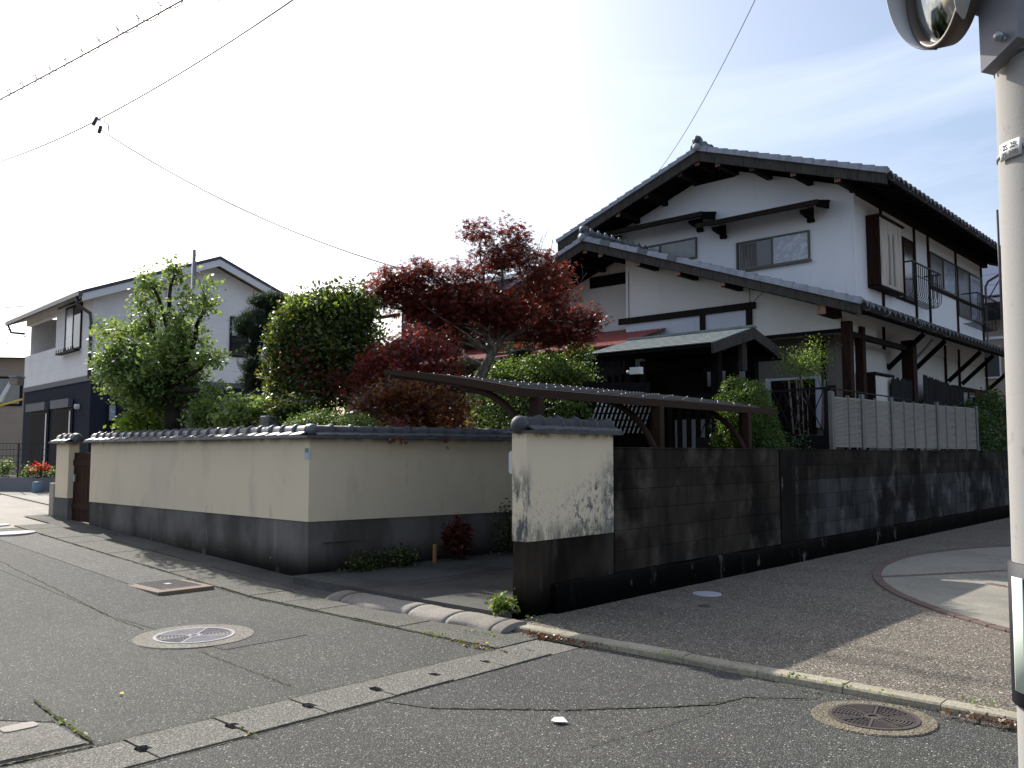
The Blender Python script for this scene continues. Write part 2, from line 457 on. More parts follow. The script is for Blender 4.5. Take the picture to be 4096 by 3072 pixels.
# ------------------------------------------------------------------ mesh builder
ORG = {}
class MB:
    def __init__(s):
        s.v = []; s.f = []; s.sm = []
    def add(s, vs, fs, smooth=False):
        k = len(s.v)
        s.v += [tuple(p) for p in vs]
        s.f += [tuple(i + k for i in f) for f in fs]
        s.sm += [smooth] * len(fs)
        return s
    def box(s, x0, x1, y0, y1, z0, z1):
        if x0 > x1: x0, x1 = x1, x0
        if y0 > y1: y0, y1 = y1, y0
        if z0 > z1: z0, z1 = z1, z0
        return s.add([(x0, y0, z0), (x1, y0, z0), (x1, y1, z0), (x0, y1, z0), (x0, y0, z1), (x1, y0, z1), (x1, y1, z1), (x0, y1, z1)],
                     [(0, 3, 2, 1), (4, 5, 6, 7), (0, 1, 5, 4), (1, 2, 6, 5), (2, 3, 7, 6), (3, 0, 4, 7)])
    def cbox(s, x0, x1, y0, y1, z0, z1, c=.008):
        """box with chamfered edges"""
        vs = []; key = {}
        X = (x0, x1); Y = (y0, y1); Z = (z0, z1)
        for i in (0, 1):
            for j in (0, 1):
                for k in (0, 1):
                    sx, sy, sz = (1 - 2 * i), (1 - 2 * j), (1 - 2 * k)
                    p = (X[i], Y[j], Z[k])
                    for a in range(3):
                        q = [p[0] + sx * c, p[1] + sy * c, p[2] + sz * c]; q[a] = p[a]
                        key[(i, j, k, a)] = len(vs); vs.append(tuple(q))
        fs = []
        def K(i, j, k, a): return key[(i, j, k, a)]
        for v in (0, 1):
            q = [K(v, 0, 0, 0), K(v, 1, 0, 0), K(v, 1, 1, 0), K(v, 0, 1, 0)]; fs.append(q if v else q[::-1])
            q = [K(0, v, 0, 1), K(0, v, 1, 1), K(1, v, 1, 1), K(1, v, 0, 1)]; fs.append(q if v else q[::-1])
            q = [K(0, 0, v, 2), K(1, 0, v, 2), K(1, 1, v, 2), K(0, 1, v, 2)]; fs.append(q if v else q[::-1])
        for i in (0, 1):
            for j in (0, 1):
                fs.append([K(i, j, 0, 0), K(i, j, 1, 0), K(i, j, 1, 1), K(i, j, 0, 1)])
                fs.append([K(i, 0, j, 0), K(i, 1, j, 0), K(i, 1, j, 2), K(i, 0, j, 2)])
                fs.append([K(0, i, j, 1), K(1, i, j, 1), K(1, i, j, 2), K(0, i, j, 2)])
                for k in (0, 1):
                    fs.append([K(i, j, k, 0), K(i, j, k, 1), K(i, j, k, 2)])
        return s.add(vs, fs)
    def prism(s, poly, axis, a, b):
        """poly: 2-D outline; axis: the letter it is extruded along, from a to b"""
        n = len(poly)
        def P(p, t):
            return {'X': (t, p[0], p[1]), 'Y': (p[0], t, p[1]), 'Z': (p[0], p[1], t)}[axis]
        vs = [P(p, a) for p in poly] + [P(p, b) for p in poly]
        fs = [tuple(range(n))[::-1], tuple(range(n, 2 * n))]
        for i in range(n):
            j = (i + 1) % n
            fs.append((i, j, n + j, n + i))
        return s.add(vs, fs)
    def bar(s, p, q, w, h=None, up=(0, 0, 1)):
        """square bar from p to q"""
        h = h or w
        p = Vector(p); q = Vector(q); d = (q - p).normalized()
        u = Vector(up)
        if abs(d.dot(u)) > .99: u = Vector((1, 0, 0))
        a = d.cross(u).normalized() * w / 2; b = a.cross(d).normalized() * h / 2
        vs = [p - a - b, p + a - b, p + a + b, p - a + b, q - a - b, q + a - b, q + a + b, q - a + b]
        return s.add(vs, [(0, 3, 2, 1), (4, 5, 6, 7), (0, 1, 5, 4), (1, 2, 6, 5), (2, 3, 7, 6), (3, 0, 4, 7)])
    def tube(s, pts, r, seg=8, caps=True):
        pts = [Vector(p) for p in pts]
        n = len(pts)
        rs = r if isinstance(r, (list, tuple)) else [r] * n
        vs = []; prev = None
        for i, p in enumerate(pts):
            d = (pts[min(i + 1, n - 1)] - pts[max(i - 1, 0)])
            if d.length < 1e-9: d = Vector((0, 0, 1))
            d.normalize()
            if prev is None:
                u = Vector((0, 0, 1)) if abs(d.z) < .9 else Vector((1, 0, 0))
                a = d.cross(u).normalized()
            else:
                a = (prev - d * prev.dot(d))
                a = a.normalized() if a.length > 1e-6 else d.orthogonal().normalized()
            prev = a
            b = d.cross(a)
            for k in range(seg):
                t = 2 * math.pi * k / seg
                vs.append(p + (a * math.cos(t) + b * math.sin(t)) * rs[i])
        fs = []
        for i in range(n - 1):
            for k in range(seg):
                k2 = (k + 1) % seg
                fs.append((i * seg + k, i * seg + k2, (i + 1) * seg + k2, (i + 1) * seg + k))
        s.add(vs, fs, True)
        if caps:
            k0 = len(s.v) - len(vs)
            s.f.append(tuple(k0 + k for k in range(seg))[::-1]); s.sm.append(False)
            s.f.append(tuple(k0 + (n - 1) * seg + k for k in range(seg))); s.sm.append(False)
        return s
    def lathe(s, prof, c=(0, 0, 0), seg=24, axis='Z', a0=0, a1=2 * math.pi, smooth=True):
        """prof: (radius, height) pairs"""
        vs = []; full = abs(a1 - a0 - 2 * math.pi) < 1e-6
        m = seg if full else seg + 1
        for (r, h) in prof:
            for k in range(m):
                t = a0 + (a1 - a0) * k / seg
                x, y = r * math.cos(t), r * math.sin(t)
                p = {'Z': (x, y, h), 'X': (h, x, y), 'Y': (y, h, x)}[axis]
                vs.append((c[0] + p[0], c[1] + p[1], c[2] + p[2]))
        fs = []
        for i in range(len(prof) - 1):
            for k in range(seg):
                k2 = (k + 1) % m if full else k + 1
                fs.append((i * m + k, i * m + k2, (i + 1) * m + k2, (i + 1) * m + k))
        return s.add(vs, fs, smooth)
    def ball(s, c, r, sx=1, sy=1, sz=1, seg=16, rings=10):
        prof = [(max(1e-4, math.sin(math.pi * i / rings)) * r, -math.cos(math.pi * i / rings) * r * sz) for i in range(rings + 1)]
        k = len(s.v); s.lathe(prof, (0, 0, 0), seg)
        for i in range(k, len(s.v)):
            x, y, z = s.v[i]; s.v[i] = (c[0] + x * sx, c[1] + y * sy, c[2] + z)
        return s
    def grid(s, fn, nu, nv, smooth=True):
        vs = [fn(i / nu, j / nv) for j in range(nv + 1) for i in range(nu + 1)]
        fs = [(j * (nu + 1) + i, j * (nu + 1) + i + 1, (j + 1) * (nu + 1) + i + 1, (j + 1) * (nu + 1) + i) for j in range(nv) for i in range(nu)]
        return s.add(vs, fs, smooth)
    def mesh(s, name, mat, off=(0, 0, 0)):
        me = bpy.data.meshes.new(name)
        me.from_pydata([(x - off[0], y - off[1], z - off[2]) for x, y, z in s.v], [], s.f)
        me.polygons.foreach_set('use_smooth', s.sm)
        me.materials.append(MT[mat] if isinstance(mat, str) else mat)
        me.update()
        return me
    def build(s, name, mat, parent=None, label=None, kind=None):
        off = ORG.get(parent.name, (0, 0, 0)) if parent else (0, 0, 0)
        return link(name, s.mesh(name, mat, off), parent, label, kind)

def link(name, me, parent=None, label=None, kind=None, loc=None, rot=None):
    o = bpy.data.objects.new(name, me)
    COL.objects.link(o)
    if parent:
        o.parent = parent
        ORG[o.name] = ORG.get(parent.name, (0, 0, 0))
    if loc is not None: o.location = loc
    if rot is not None: o.rotation_euler = rot
    if label: o['label'] = label
    if kind: o['kind'] = kind
    return o

def thing(name, label, cat, loc=(0, 0, 0), rotz=0, group=None):
    o = bpy.data.objects.new(name, None)
    o.empty_display_size = .2
    COL.objects.link(o)
    o.location = loc; o.rotation_euler = (0, 0, rotz)
    o['label'] = label; o['category'] = cat
    if group: o['group'] = group
    ORG[o.name] = tuple(loc) if rotz == 0 else (0, 0, 0)   # turned things are built in their own frame
    return o

def tagged(o, label, cat, group=None):
    o['label'] = label; o['category'] = cat
    if group: o['group'] = group
    return o

def struct(name, bm, mat):
    return bm.build(name, mat, None, kind='structure')

def piece(name, me, parent, loc, rot=None, kind=None, scale=None):
    """a part that shares its mesh; loc in world (or in the parent's own frame if it is turned)"""
    off = ORG.get(parent.name, (0, 0, 0))
    o = link(name, me, parent, None, kind, loc=(loc[0] - off[0], loc[1] - off[1], loc[2] - off[2]), rot=rot)
    if scale: o.scale = scale
    return o

def gz(x):
    """height of the street: level near the crossing, climbing towards the left"""
    t = -x - 3.0
    if t <= 0: return 0.
    return .046 * min(t, 13.5) - .046 * .5 * math.exp(-t) * 0

# ================================================================== SETTING
def sheet(x0, x1, y0, y1, dz, nx=40, ny=2, fn=None):
    m = MB()
    m.grid(lambda a, b: (x0 + (x1 - x0) * a, y0 + (y1 - y0) * b, (fn or gz)(x0 + (x1 - x0) * a) + dz), nx, ny, False)
    return m
def polysheet(pts, dz, sub=None):
    """flat polygon laid on the street, cut in strips so that it follows the slope"""
    m = MB()
    m.add([(x, y, gz(x) + dz) for x, y in pts], [tuple(range(len(pts)))])
    return m

g = MB(); R = 900
xs = [-R, -60, -30, -16.5] + [-16.5 + 13.5 * i / 12 for i in range(1, 13)] + [10, 40, R]
ys = [-R, -40, 0, 40, R]
vs = [(x, y, gz(x) - .05) for y in ys for x in xs]
nx_ = len(xs)
fs = [(j * nx_ + i, j * nx_ + i + 1, (j + 1) * nx_ + i + 1, (j + 1) * nx_ + i) for j in range(len(ys) - 1) for i in range(nx_ - 1)]
struct('ground', MB().add(vs, fs), 'soil')

struct('road', sheet(-60, .528, -30, -.92, 0, nx=160), 'asphalt')
struct('road', sheet(.957, 40, -30, -.92, 0, nx=4), 'asphalt')
struct('road', sheet(.528, .957, -30, -7.6, 0, nx=1), 'asphalt')
struct('road_edge', sheet(.957, 40, -.918, -.33, 0, nx=4), 'asphalt')
struct('side_road', sheet(-16.2, -9.5, -.918, .7, -.006, nx=20), 'pale_concrete')
# verge between the gutter slabs and the garden wall
struct('verge', sheet(-11.6, .10, -.352, .075, .012, nx=60), 'driveway')
struct('far_yard', sheet(-40, -11.4, .7, 30, .01, nx=30), 'pale_concrete')
# asphalt repairs
struct('road_patch', sheet(-60, -10.0, -1.8, -.93, .004, nx=80), 'pale_concrete')
struct('road_patch', sheet(-9.9, -4.35, -1.58, -.93, .004, nx=30), 'asphalt_pale')
struct('road_patch', polysheet([(.98, -.40), (2.6, -.40), (2.85, -.6), (2.55, -.84), (2.5, -1.1), (2.3, -1.35), (1.9, -1.8), (1.3, -2.3), (.98, -2.4)], .004), 'asphalt_dark')
struct('road_patch', sheet(-9.9, -1.0, -2.35, -1.6, .0035, nx=40), 'asphalt_dark')
# seams with moss
def seam(pts, wd, mat, n=40, amp=.012, dz=.007):
    m = MB()
    P = [Vector((x, y, 0)) for x, y in pts]
    L = [0]
    for i in range(1, len(P)): L.append(L[-1] + (P[i] - P[i - 1]).length)
    vs = []
    for k in range(n + 1):
        t = L[-1] * k / n
        i = max(j for j in range(len(P)) if L[j] <= t + 1e-9)
        i = min(i, len(P) - 2)
        q = P[i].lerp(P[i + 1], (t - L[i]) / (L[i + 1] - L[i]))
        d = (P[i + 1] - P[i]).normalized(); nn = Vector((-d.y, d.x, 0))
        q = q + nn * random.uniform(-amp, amp)
        h = wd * random.uniform(.25, 1)
        a, b = q + nn * h / 2, q - nn * h / 2
        vs += [(a.x, a.y, gz(a.x) + dz), (b.x, b.y, gz(b.x) + dz)]
    fs = [(2 * k, 2 * k + 1, 2 * k + 3, 2 * k + 2) for k in range(n)]
    return struct('crack', m.add(vs, fs), mat)
MT['moss'] = Mat('moss', (.085, .085, .035), rough=1, spec=.05).layer((.03, .028, .02), 30, .4, .6, .8).m
seam([(-9.5, -2.0), (-2.22, -2.42)], .012, 'moss', 140)
seam([(-1.1, -2.50), (.30, -2.58)], .010, 'moss', 40)
seam([(-9.0, -.935), (.3, -.93)], .028, 'moss', 120)
seam([(1.3, -2.3), (1.9, -1.8), (2.3, -1.35), (2.5, -1.05), (2.55, -.84), (2.8, -.7), (2.9, -.52)], .013, 'moss', 90, .02)
seam([(2.4, -2.2), (2.5, -1.6), (2.55, -1.2)], .010, 'moss', 30)
seam([(3.7, -1.9), (4.2, -1.6), (4.9, -1.3)], .008, 'dark_gap', 30)

# gutter along the wall: precast slabs
gut = MB().box(-9.6, .527, -.91, -.33, -.16, -.012).build('wall_gutter', 'dark_gap', None, kind='structure')
ORG[gut.name] = (0, 0, 0)
gm = MB().cbox(-.2975, .2975, -.275, .275, -.05, .006, .003).mesh('gutter_slab', 'gutter')
for i in range(18):
    x = .223 - i * .6
    o = piece('gutter_slab', gm, gut, (x, -.632 + random.uniform(-.004, .004), gz(x) + .004 + random.uniform(-.003, .003)))
    o.rotation_euler = (random.uniform(-.006, .006), math.atan(.046) if x < -3.2 else 0, random.uniform(-.006, .006))
# gutter that crosses the road, covers with finger notches at the joints
gut2 = MB().box(.50, .985, -7.6, -.45, -.3, -.048).build('cross_gutter', 'dark_gap', None, kind='structure')
ORG[gut2.name] = (0, 0, 0)
def cover(q):
    m = MB(); c = .05
    # outline with half a notch cut out of each end
    j = lambda: random.uniform(-.008, .008)
    pl = [(-.2, -.246), (-.07 * q + j(), -.246), (-.055 * q, -.215 + j()), (-.01, -.206 + j()), (.045 * q, -.212 + j()), (.065 * q + j(), -.246), (.2, -.246),
          (.2, .246), (.07, .246), (.05, .222), (-.02, .218), (-.06, .246), (-.2, .246)]
    m.prism(pl, 'Z', -.06, .006)
    return m.mesh('gutter_cover', 'gutter_ch')
cms = [cover(q) for q in (.45, .8, 1.0, .65)]
for i in range(13):
    y = -.52 - .5 * i - .25 + .25
    o = piece('gutter_cover', cms[(i * 7) % 4], gut2, (.742, -1.02 - .5 * i + .0, random.uniform(-.002, .004)))
    o.rotation_euler = (random.uniform(-.01, .01), random.uniform(-.01, .01), random.uniform(-.008, .008))
    o.location.y = -1.02 - .5 * i
MB().box(.53, .955, -.765, -.45, -.05, .004).build('gutter_cover', 'gutter_ch', gut2)
seam([(.525, -.9), (.522, -6.8)], .018, 'moss', 90, .004)
seam([(.962, -.9), (.965, -6.8)], .016, 'dark_gap', 90, .004)
# broken slab corner at the bottom left
bs = MB().prism([(.46, -3.93), (-.02, -3.92), (-.30, -4.13), (.42, -4.33)], 'Z', -.04, .010).build('broken_slab', 'gutter_ch', None, kind='structure')
ORG[bs.name] = (0, 0, 0)
bs2 = MB().prism([(-.04, -3.905), (-.50, -3.88), (-.9, -4.0), (-.32, -4.12)], 'Z', -.04, .008).build('broken_slab', 'asphalt_dark', None, kind='structure')
seam([(.50, -3.92), (.46, -4.38)], .05, 'dark_gap', 20, .006, dz=.011)
seam([(.48, -3.9), (0, -3.88), (-.6, -3.83)], .02, 'moss', 30, .006, dz=.012)

# kerb of the lot
kerb = MB().box(.10, 9, -.34, -.19, -.1, -.02).build('kerb', 'dark_gap', None, kind='structure')
ORG[kerb.name] = (0, 0, 0)
km = MB().add([], [])
km.prism([(-.070, -.10), (-.072, .040), (-.062, .052), (.055, .054), (.062, .048), (.064, -.10)], 'X', -.286, .286)
km = km.mesh('kerb_stone', 'kerb')
xk = .36
while xk < 8.5:
    o = piece('kerb_stone', km, kerb, (xk, -.262 + random.uniform(-.004, .004), random.uniform(-.004, .004) - .005))
    o.rotation_euler = (0, random.uniform(-.006, .006), random.uniform(-.01, .01))
    xk += .5775
# lot behind the kerb
struct('lot', MB().grid(lambda a, b: (-.0 + 22 * a, -.197 + 24 * b, .042), 8, 8, False), 'aggregate')
CXc, CYc, RC = 6.6, 6.9, 5.62
pad = MB().lathe([(.01, .047), (RC, .047)], (CXc, CYc, 0), 96, smooth=False).build('concrete_circle', 'pad', None, kind='structure')
ORG[pad.name] = (0, 0, 0)
bmesh_ = MB().cbox(-.104, .104, -.05, .05, -.03, .012, .005).mesh('border_brick', 'brick')
nb = 168
for k in range(nb):
    t = 2 * math.pi * k / nb
    x = CXc + (RC + .055) * math.cos(t); y = CYc + (RC + .055) * math.sin(t)
    if x > 7.5 and y > 12: continue
    piece('border_brick', bmesh_, pad, (x, y, .046 + random.uniform(-.002, .003)), (random.uniform(-.01, .01), random.uniform(-.01, .01), t + math.pi / 2 + random.uniform(-.02, .02)))
# two straight brick bands inside the circle
for (ax_, ay_, bx_, by_) in ((1.40, 4.75, 2.35, 6.4), (2.45, 5.05, 3.5, 4.4)):
    L = math.hypot(bx_ - ax_, by_ - ay_); n = int(L / .22); a = math.atan2(by_ - ay_, bx_ - ax_)
    for k in range(n):
        f = (k + .5) / n
        piece('border_brick', bmesh_, pad, (ax_ + (bx_ - ax_) * f, ay_ + (by_ - ay_) * f, .041), (0, 0, a))

# rolled mortar ramp in front of the driveway
def ramp():
    m = MB(); r2 = random.Random(3)
    segs = [(-2.3, -2.12), (-2.095, -1.05), (-1.043, -.52), (-.508, .04), (.05, .19)]
    for (a, b) in segs:
        n = 14; j = 9
        rows = []
        for i in range(n + 1):
            x = a + (b - a) * i / n
            e = min(1, 9 * min(i, n - i) / n + .85)
            w0 = .018 * math.sin(x * 7) ; h0 = 1 + .05 * math.sin(x * 11 + 1)
            row = []
            for k in range(j + 1):
                t = math.pi * k / j
                y = -.34 - math.cos(t) * (.155 + w0 * .5) - w0
                z = .0 + math.sin(t) ** .8 * .05 * h0 * e + (.05 * k / j) + r2.uniform(-.002, .002)
                row.append((x + r2.uniform(-.003, .003), y, z))
            rows.append(row)
        vs = [p for row in rows for p in row]
        fs = [(i * (j + 1) + k, (i + 1) * (j + 1) + k, (i + 1) * (j + 1) + k + 1, i * (j + 1) + k + 1) for i in range(n) for k in range(j)]
        fs.append(tuple(range(j + 1))); fs.append(tuple(range(n * (j + 1), (n + 1) * (j + 1)))[::-1])
        m.add(vs, fs, True)
    return m
struct('mortar_ramp', ramp(), 'ramp')

# driveway between the two walls
def dw(a, b):
    y = -.17 + 8.2 * b
    x0 = -3.47 + .174 * (y - .07) + .02; x1 = -.05
    return (x0 + (x1 - x0) * a, y, .10 + .022 * max(0, min(y, 5)))
struct('driveway', MB().grid(dw, 2, 16, False).box(-3.4, -.02, -.17, -.16, -.02, .098), 'driveway')
seam([(-1.9, .0), (-1.75, 3.5)], .02, 'dark_gap', 20, .004, dz=.15)
# garden soil
struct('garden_soil', MB().grid(lambda a, b: (-12 + 8.6 * a + (.9 * b if a > .9 else 0), .25 + 8 * b, .45), 6, 6, False), 'soil')
struct('courtyard', MB().grid(lambda a, b: (-12 + 11.7 * a, 8.1 + 16 * b, .42), 4, 4, False), 'driveway')

# ================================================================== WALL COPING TILES
def ridge_tile_mesh(mat='tile', L=.265, r=.074):
    m = MB()
    seg = 12
    def arc(rr, x, z0=.078):
        return [(x, rr * math.cos(math.pi * k / seg), z0 + rr * math.sin(math.pi * k / seg)) for k in range(seg + 1)]
    rings = [(0, r), (L - .05, r), (L - .048, r + .017), (L - .03, r + .023), (L - .008, r + .018), (L - .002, r - .004)]
    vs = []
    for x, rr in rings: vs += arc(rr, x)
    n = seg + 1
    fs = [(i * n + k, (i + 1) * n + k, (i + 1) * n + k + 1, i * n + k + 1) for i in range(len(rings) - 1) for k in range(seg)]
    fs.append(tuple(range(n))); fs.append(tuple(range((len(rings) - 1) * n, len(rings) * n))[::-1])
    m.add(vs, fs, True)
    return m.mesh('ridge_tile', mat)
def flat_tile_mesh(mat='tile', L=.265):
    m = MB()
    for s in (-1, 1):
        # a sloping flat tile, one end lifted over its neighbour
        vs = [(0, s * .05, .083), (L + .012, s * .05, .092), (L + .012, s * .172, .046), (0, s * .172, .034),
              (0, s * .05, .060), (L + .012, s * .05, .066), (L + .012, s * .172, .026), (0, s * .172, .020)]
        fs = [(0, 1, 2, 3), (4, 7, 6, 5), (0, 4, 5, 1), (1, 5, 6, 2), (2, 6, 7, 3), (3, 7, 4, 0)]
        m.add(vs, fs)
    return m.mesh('flat_tile', mat)
RT = {k: ridge_tile_mesh(k) for k in ('tile', 'tile_old')}
FT = {k: flat_tile_mesh(k) for k in ('tile', 'tile_old')}
def coping(parent, p, q, z, mat='tile', pitch=.265, flip=False):
    """run of cap tiles from p to q on the wall top"""
    p = Vector((p[0], p[1], 0)); q = Vector((q[0], q[1], 0))
    L = (q - p).length; n = max(1, round(L / pitch)); st = L / n
    a = math.atan2(q.y - p.y, q.x - p.x)
    for i in range(n):
        w_ = p.lerp(q, i / n)
        jz = random.uniform(-.003, .003)
        rot = (0, 0, a + random.uniform(-.006, .006))
        piece('ridge_tile', RT[mat], parent, (w_.x, w_.y, z + jz), rot, scale=(st / .265, 1, 1))
        piece('flat_tile', FT[mat], parent, (w_.x, w_.y, z + jz), rot, scale=(st / .265, 1, 1))

# ------------------------------------------------------------------ garden wall (two runs meeting at the corner)
WA0, WA1 = (-3.47, .07), (-9.78, .07)
Bd = Vector((.52, 2.98, 0)).normalized()
WB1 = (-3.47 + Bd.x * 4.6, .07 + Bd.y * 4.6)
gwall = thing('garden_wall', 'long beige plastered garden wall with dark tile coping, turning the corner into the driveway', 'wall', (-3.47, .07, 0))
def wallpoly(off0, off1, extra=0):
    """plan outline of the L of walls, offset outwards"""
    e = off0
    return [(-9.78, .07 - e), (-3.47 + e, .07 - e), (WB1[0] + e, WB1[1]), (WB1[0] - .16, WB1[1] + .02), (-3.65, .23), (-9.78, .23)]
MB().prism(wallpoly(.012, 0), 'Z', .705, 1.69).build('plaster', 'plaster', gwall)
pw = MB()
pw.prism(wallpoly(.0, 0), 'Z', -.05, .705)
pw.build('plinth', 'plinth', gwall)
cb = MB().prism([(-9.86, -.05), (-3.35, -.05), (WB1[0] + .13, WB1[1]), (WB1[0] - .28, WB1[1]), (-3.72, .35), (-9.86, .35)], 'Z', 1.688, 1.715)
cb.build('coping_base', 'tile', gwall)
coping(gwall, (-9.86, .15), (-3.55, .15), 1.69)
coping(gwall, (-3.55, .15), (-3.55 + Bd.x * 4.5, .15 + Bd.y * 4.5), 1.69, 'tile_old')
MB().ball((-3.55, .15, 1.775), .085).build('corner_tile', 'tile', gwall)
st = MB().box(-3.545, -3.475, .053, .058, 1.515, 1.565).build('notice', 'sticker_green', gwall)
MB().box(-3.545, -3.445, .052, .057, 1.435, 1.513).build('notice', 'sticker_blue', gwall)

# ------------------------------------------------------------------ narrow pier left of the garden door
p2 = thing('wall_pier', 'short beige plastered wall stub with tile cap left of the brown garden door', 'wall pier', (-11.0, .07, 0))
MB().box(-11.3, -10.73, .058, .23, 1.0, 1.69).box(-11.3, -10.73, .058, .23, .73, 1.0).build('plaster', 'plaster', p2)
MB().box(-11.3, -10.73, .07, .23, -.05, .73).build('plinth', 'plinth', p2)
MB().box(-11.4, -10.63, -.05, .33, 1.688, 1.715).build('coping_base', 'tile', p2)
coping(p2, (-11.4, .15), (-10.66, .15), 1.69)
MB().ball((-10.64, .15, 1.77), .088).build('end_tile', 'tile', p2)

dr = thing('garden_door', 'dark brown wooden door in the gap of the beige garden wall', 'door', (-10.25, .16, .3))
for i in range(6):
    x0 = -10.73 + i * .158
    MB().cbox(x0 + .003, x0 + .155, .15, .18, .34, 1.52, .004).build('board', 'door_brown', dr)
MB().box(-10.73, -9.785, .135, .149, .55, .65).box(-10.73, -9.785, .135, .149, 1.3, 1.4).build('ledge', 'door_brown', dr)
MB().box(-10.62, -10.56, .10, .134, 1.02, 1.14).build('handle', 'galv', dr)
mk = MB().cbox(-11.52, -11.32, .04, .2, .3, .98, .012).build('marker_post', 'pale_concrete')
tagged(mk, 'low pale concrete post against the left end of the wall stub', 'post')

# ------------------------------------------------------------------ pier right of the driveway
p3 = thing('wall_pier', 'mouldy beige plastered wall end with round tile cap right of the driveway', 'wall pier', (0, 0, 0))
MB().box(-.165, .012, -.0, 1.32, .712, 1.69).build('plaster', 'pillar', p3)
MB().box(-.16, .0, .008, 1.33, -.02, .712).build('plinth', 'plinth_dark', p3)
MB().box(-.26, .10, -.02, 1.38, 1.688, 1.712).build('coping_base', 'tile_old', p3)
coping(p3, (-.08, .03), (-.08, 1.36), 1.688, 'tile_old')
MB().ball((-.08, .015, 1.762), .086).build('end_tile', 'tile_old', p3)
MB().lathe([(.001, 1.375), (.04, 1.372), (.068, 1.36)], (-.08, 0, 1.765), 14, 'Y').build('end_tile', 'tile_old', p3)

pb = thing('wall_box', 'white rounded sheet metal plate fixed to the driveway side of the mouldy pier', 'plate', (-.25, .08, 1.4))
rr = []
for (cx_, cz_, a0) in ((-.245, 1.345, 180), (-.197, 1.345, 270), (-.197, 1.495, 0), (-.245, 1.495, 90)):
    for k in range(6):
        a = rad(a0 + 90 * k / 5); rr.append((cx_ + .03 * math.cos(a), cz_ + .03 * math.sin(a)))
MB().prism(rr, 'Y', .075, .095).build('plate', 'white_paint', pb)
MB().box(-.20, -.166, .04, .074, 1.36, 1.44).build('bracket', 'iron_dark', pb)

# ------------------------------------------------------------------ block wall
bw = thing('block_wall', 'long blackened concrete block wall running back from the mouldy pier', 'wall', (0, 9, 0))
ORG[bw.name] = (0, 9, 0)
MB().box(-.14, -.012, 1.33, 17.6, -.02, 1.535).build('core', 'footing', bw)
def footing(m):
    r3 = random.Random(5)
    n = 60
    vs = []
    for i in range(n + 1):
        y = .35 + (17.6 - .35) * i / n
        h = .305 + r3.uniform(-.012, .012) + (.0 if y < 5.6 else .0)
        o_ = .055 + r3.uniform(-.008, .008)
        vs += [(.0, y, -.02), (o_ + .01, y, -.02), (o_, y, h - .02), (o_ - .015, y, h), (-.0, y, h)]
    fs = []
    for i in range(n):
        for k in range(4):
            a = i * 5 + k; fs.append((a, a + 5, a + 6, a + 1))
    fs.append((0, 1, 2, 3, 4)); fs.append(tuple(range(n * 5, n * 5 + 5))[::-1])
    return m.add(vs, fs, False)
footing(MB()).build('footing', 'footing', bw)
blk = {}
for key, mt_ in (('a', 'block'), ('b', 'block_grey')):
    blk[key] = (MB().cbox(-.02, .012, -.1985, .1985, -.0985, .0985, .003).mesh('block', mt_), MB().cbox(-.02, .012, -.0985, .0985, -.0985, .0985, .003).mesh('block', mt_))
rows = 6; bh = (1.55 - .31) / rows
for r in range(rows):
    z = .31 + bh * (r + .5)
    y = 1.335; first = True
    while y < 17.5:
        half = first and r % 2
        Lb = .2 if half else .4
        if y + Lb > 17.6: break
        key = 'a' if y < 5.5 or r > 3 else 'b'
        jog = -.012 if y > 5.5 else 0
        piece('block', blk[key][1 if half else 0], bw, (jog + random.uniform(-.0018, .0018), y + Lb / 2, z), scale=(1, 1, bh / .2))
        y += Lb; first = False
MB().cbox(-.15, .02, 1.335, 5.5, 1.551, 1.567, .004).box(-.15, .008, 5.5, 17.6, 1.551, 1.563).build('cap', 'block', bw)
MB().box(-.14, .028, 5.05, 5.5, .30, 1.551).build('buttress', 'footing', bw)
MB().box(-.16, .03, 17.6, 17.75, 0, 1.7).build('end_post', 'stone', bw)

# ------------------------------------------------------------------ louvre fence on the block wall
lf = thing('louvre_fence', 'pale slatted screen fence standing on the block wall', 'fence', (-.08, 11, 1.56))
py = [7.04, 7.69, 8.25, 8.87, 9.58, 10.23, 10.76, 11.37, 12.08, 12.67, 13.27, 14.0, 14.79]
thick = {0, 4, 8, 12, 2}
for i, y in enumerate(py):
    w_ = .055 if i in thick else .022
    MB().cbox(-.105, -.045 if i in thick else -.06, y - w_, y + w_, 1.565, 2.40 + .008 * i + (.04 if i in thick else .0), .004).build('fence_post', 'louvre_post', lf)
for i in range(12):
    a, b = py[i] + .024, py[i + 1] - .024
    m = MB(); top = 2.37 + .010 * i
    n = 38; dz = (top - 1.60) / n
    sag = random.uniform(-.012, .012)
    for k in range(n):
        z = 1.60 + dz * k
        s2 = sag * math.sin(k) * .5
        m.add([(-.085, a, z), (-.085, b, z + s2), (-.065, b, z + dz * .15 + s2), (-.065, a, z + dz * .15), (-.085, a, z + dz * .78), (-.085, b, z + dz * .78 + s2), (-.078, b, z + dz * .85 + s2), (-.078, a, z + dz * .85)],
              [(0, 1, 2, 3), (3, 2, 6, 7), (4, 7, 6, 5), (0, 4, 5, 1)])
    m.build('slat_panel', 'louvre', lf, kind='stuff')

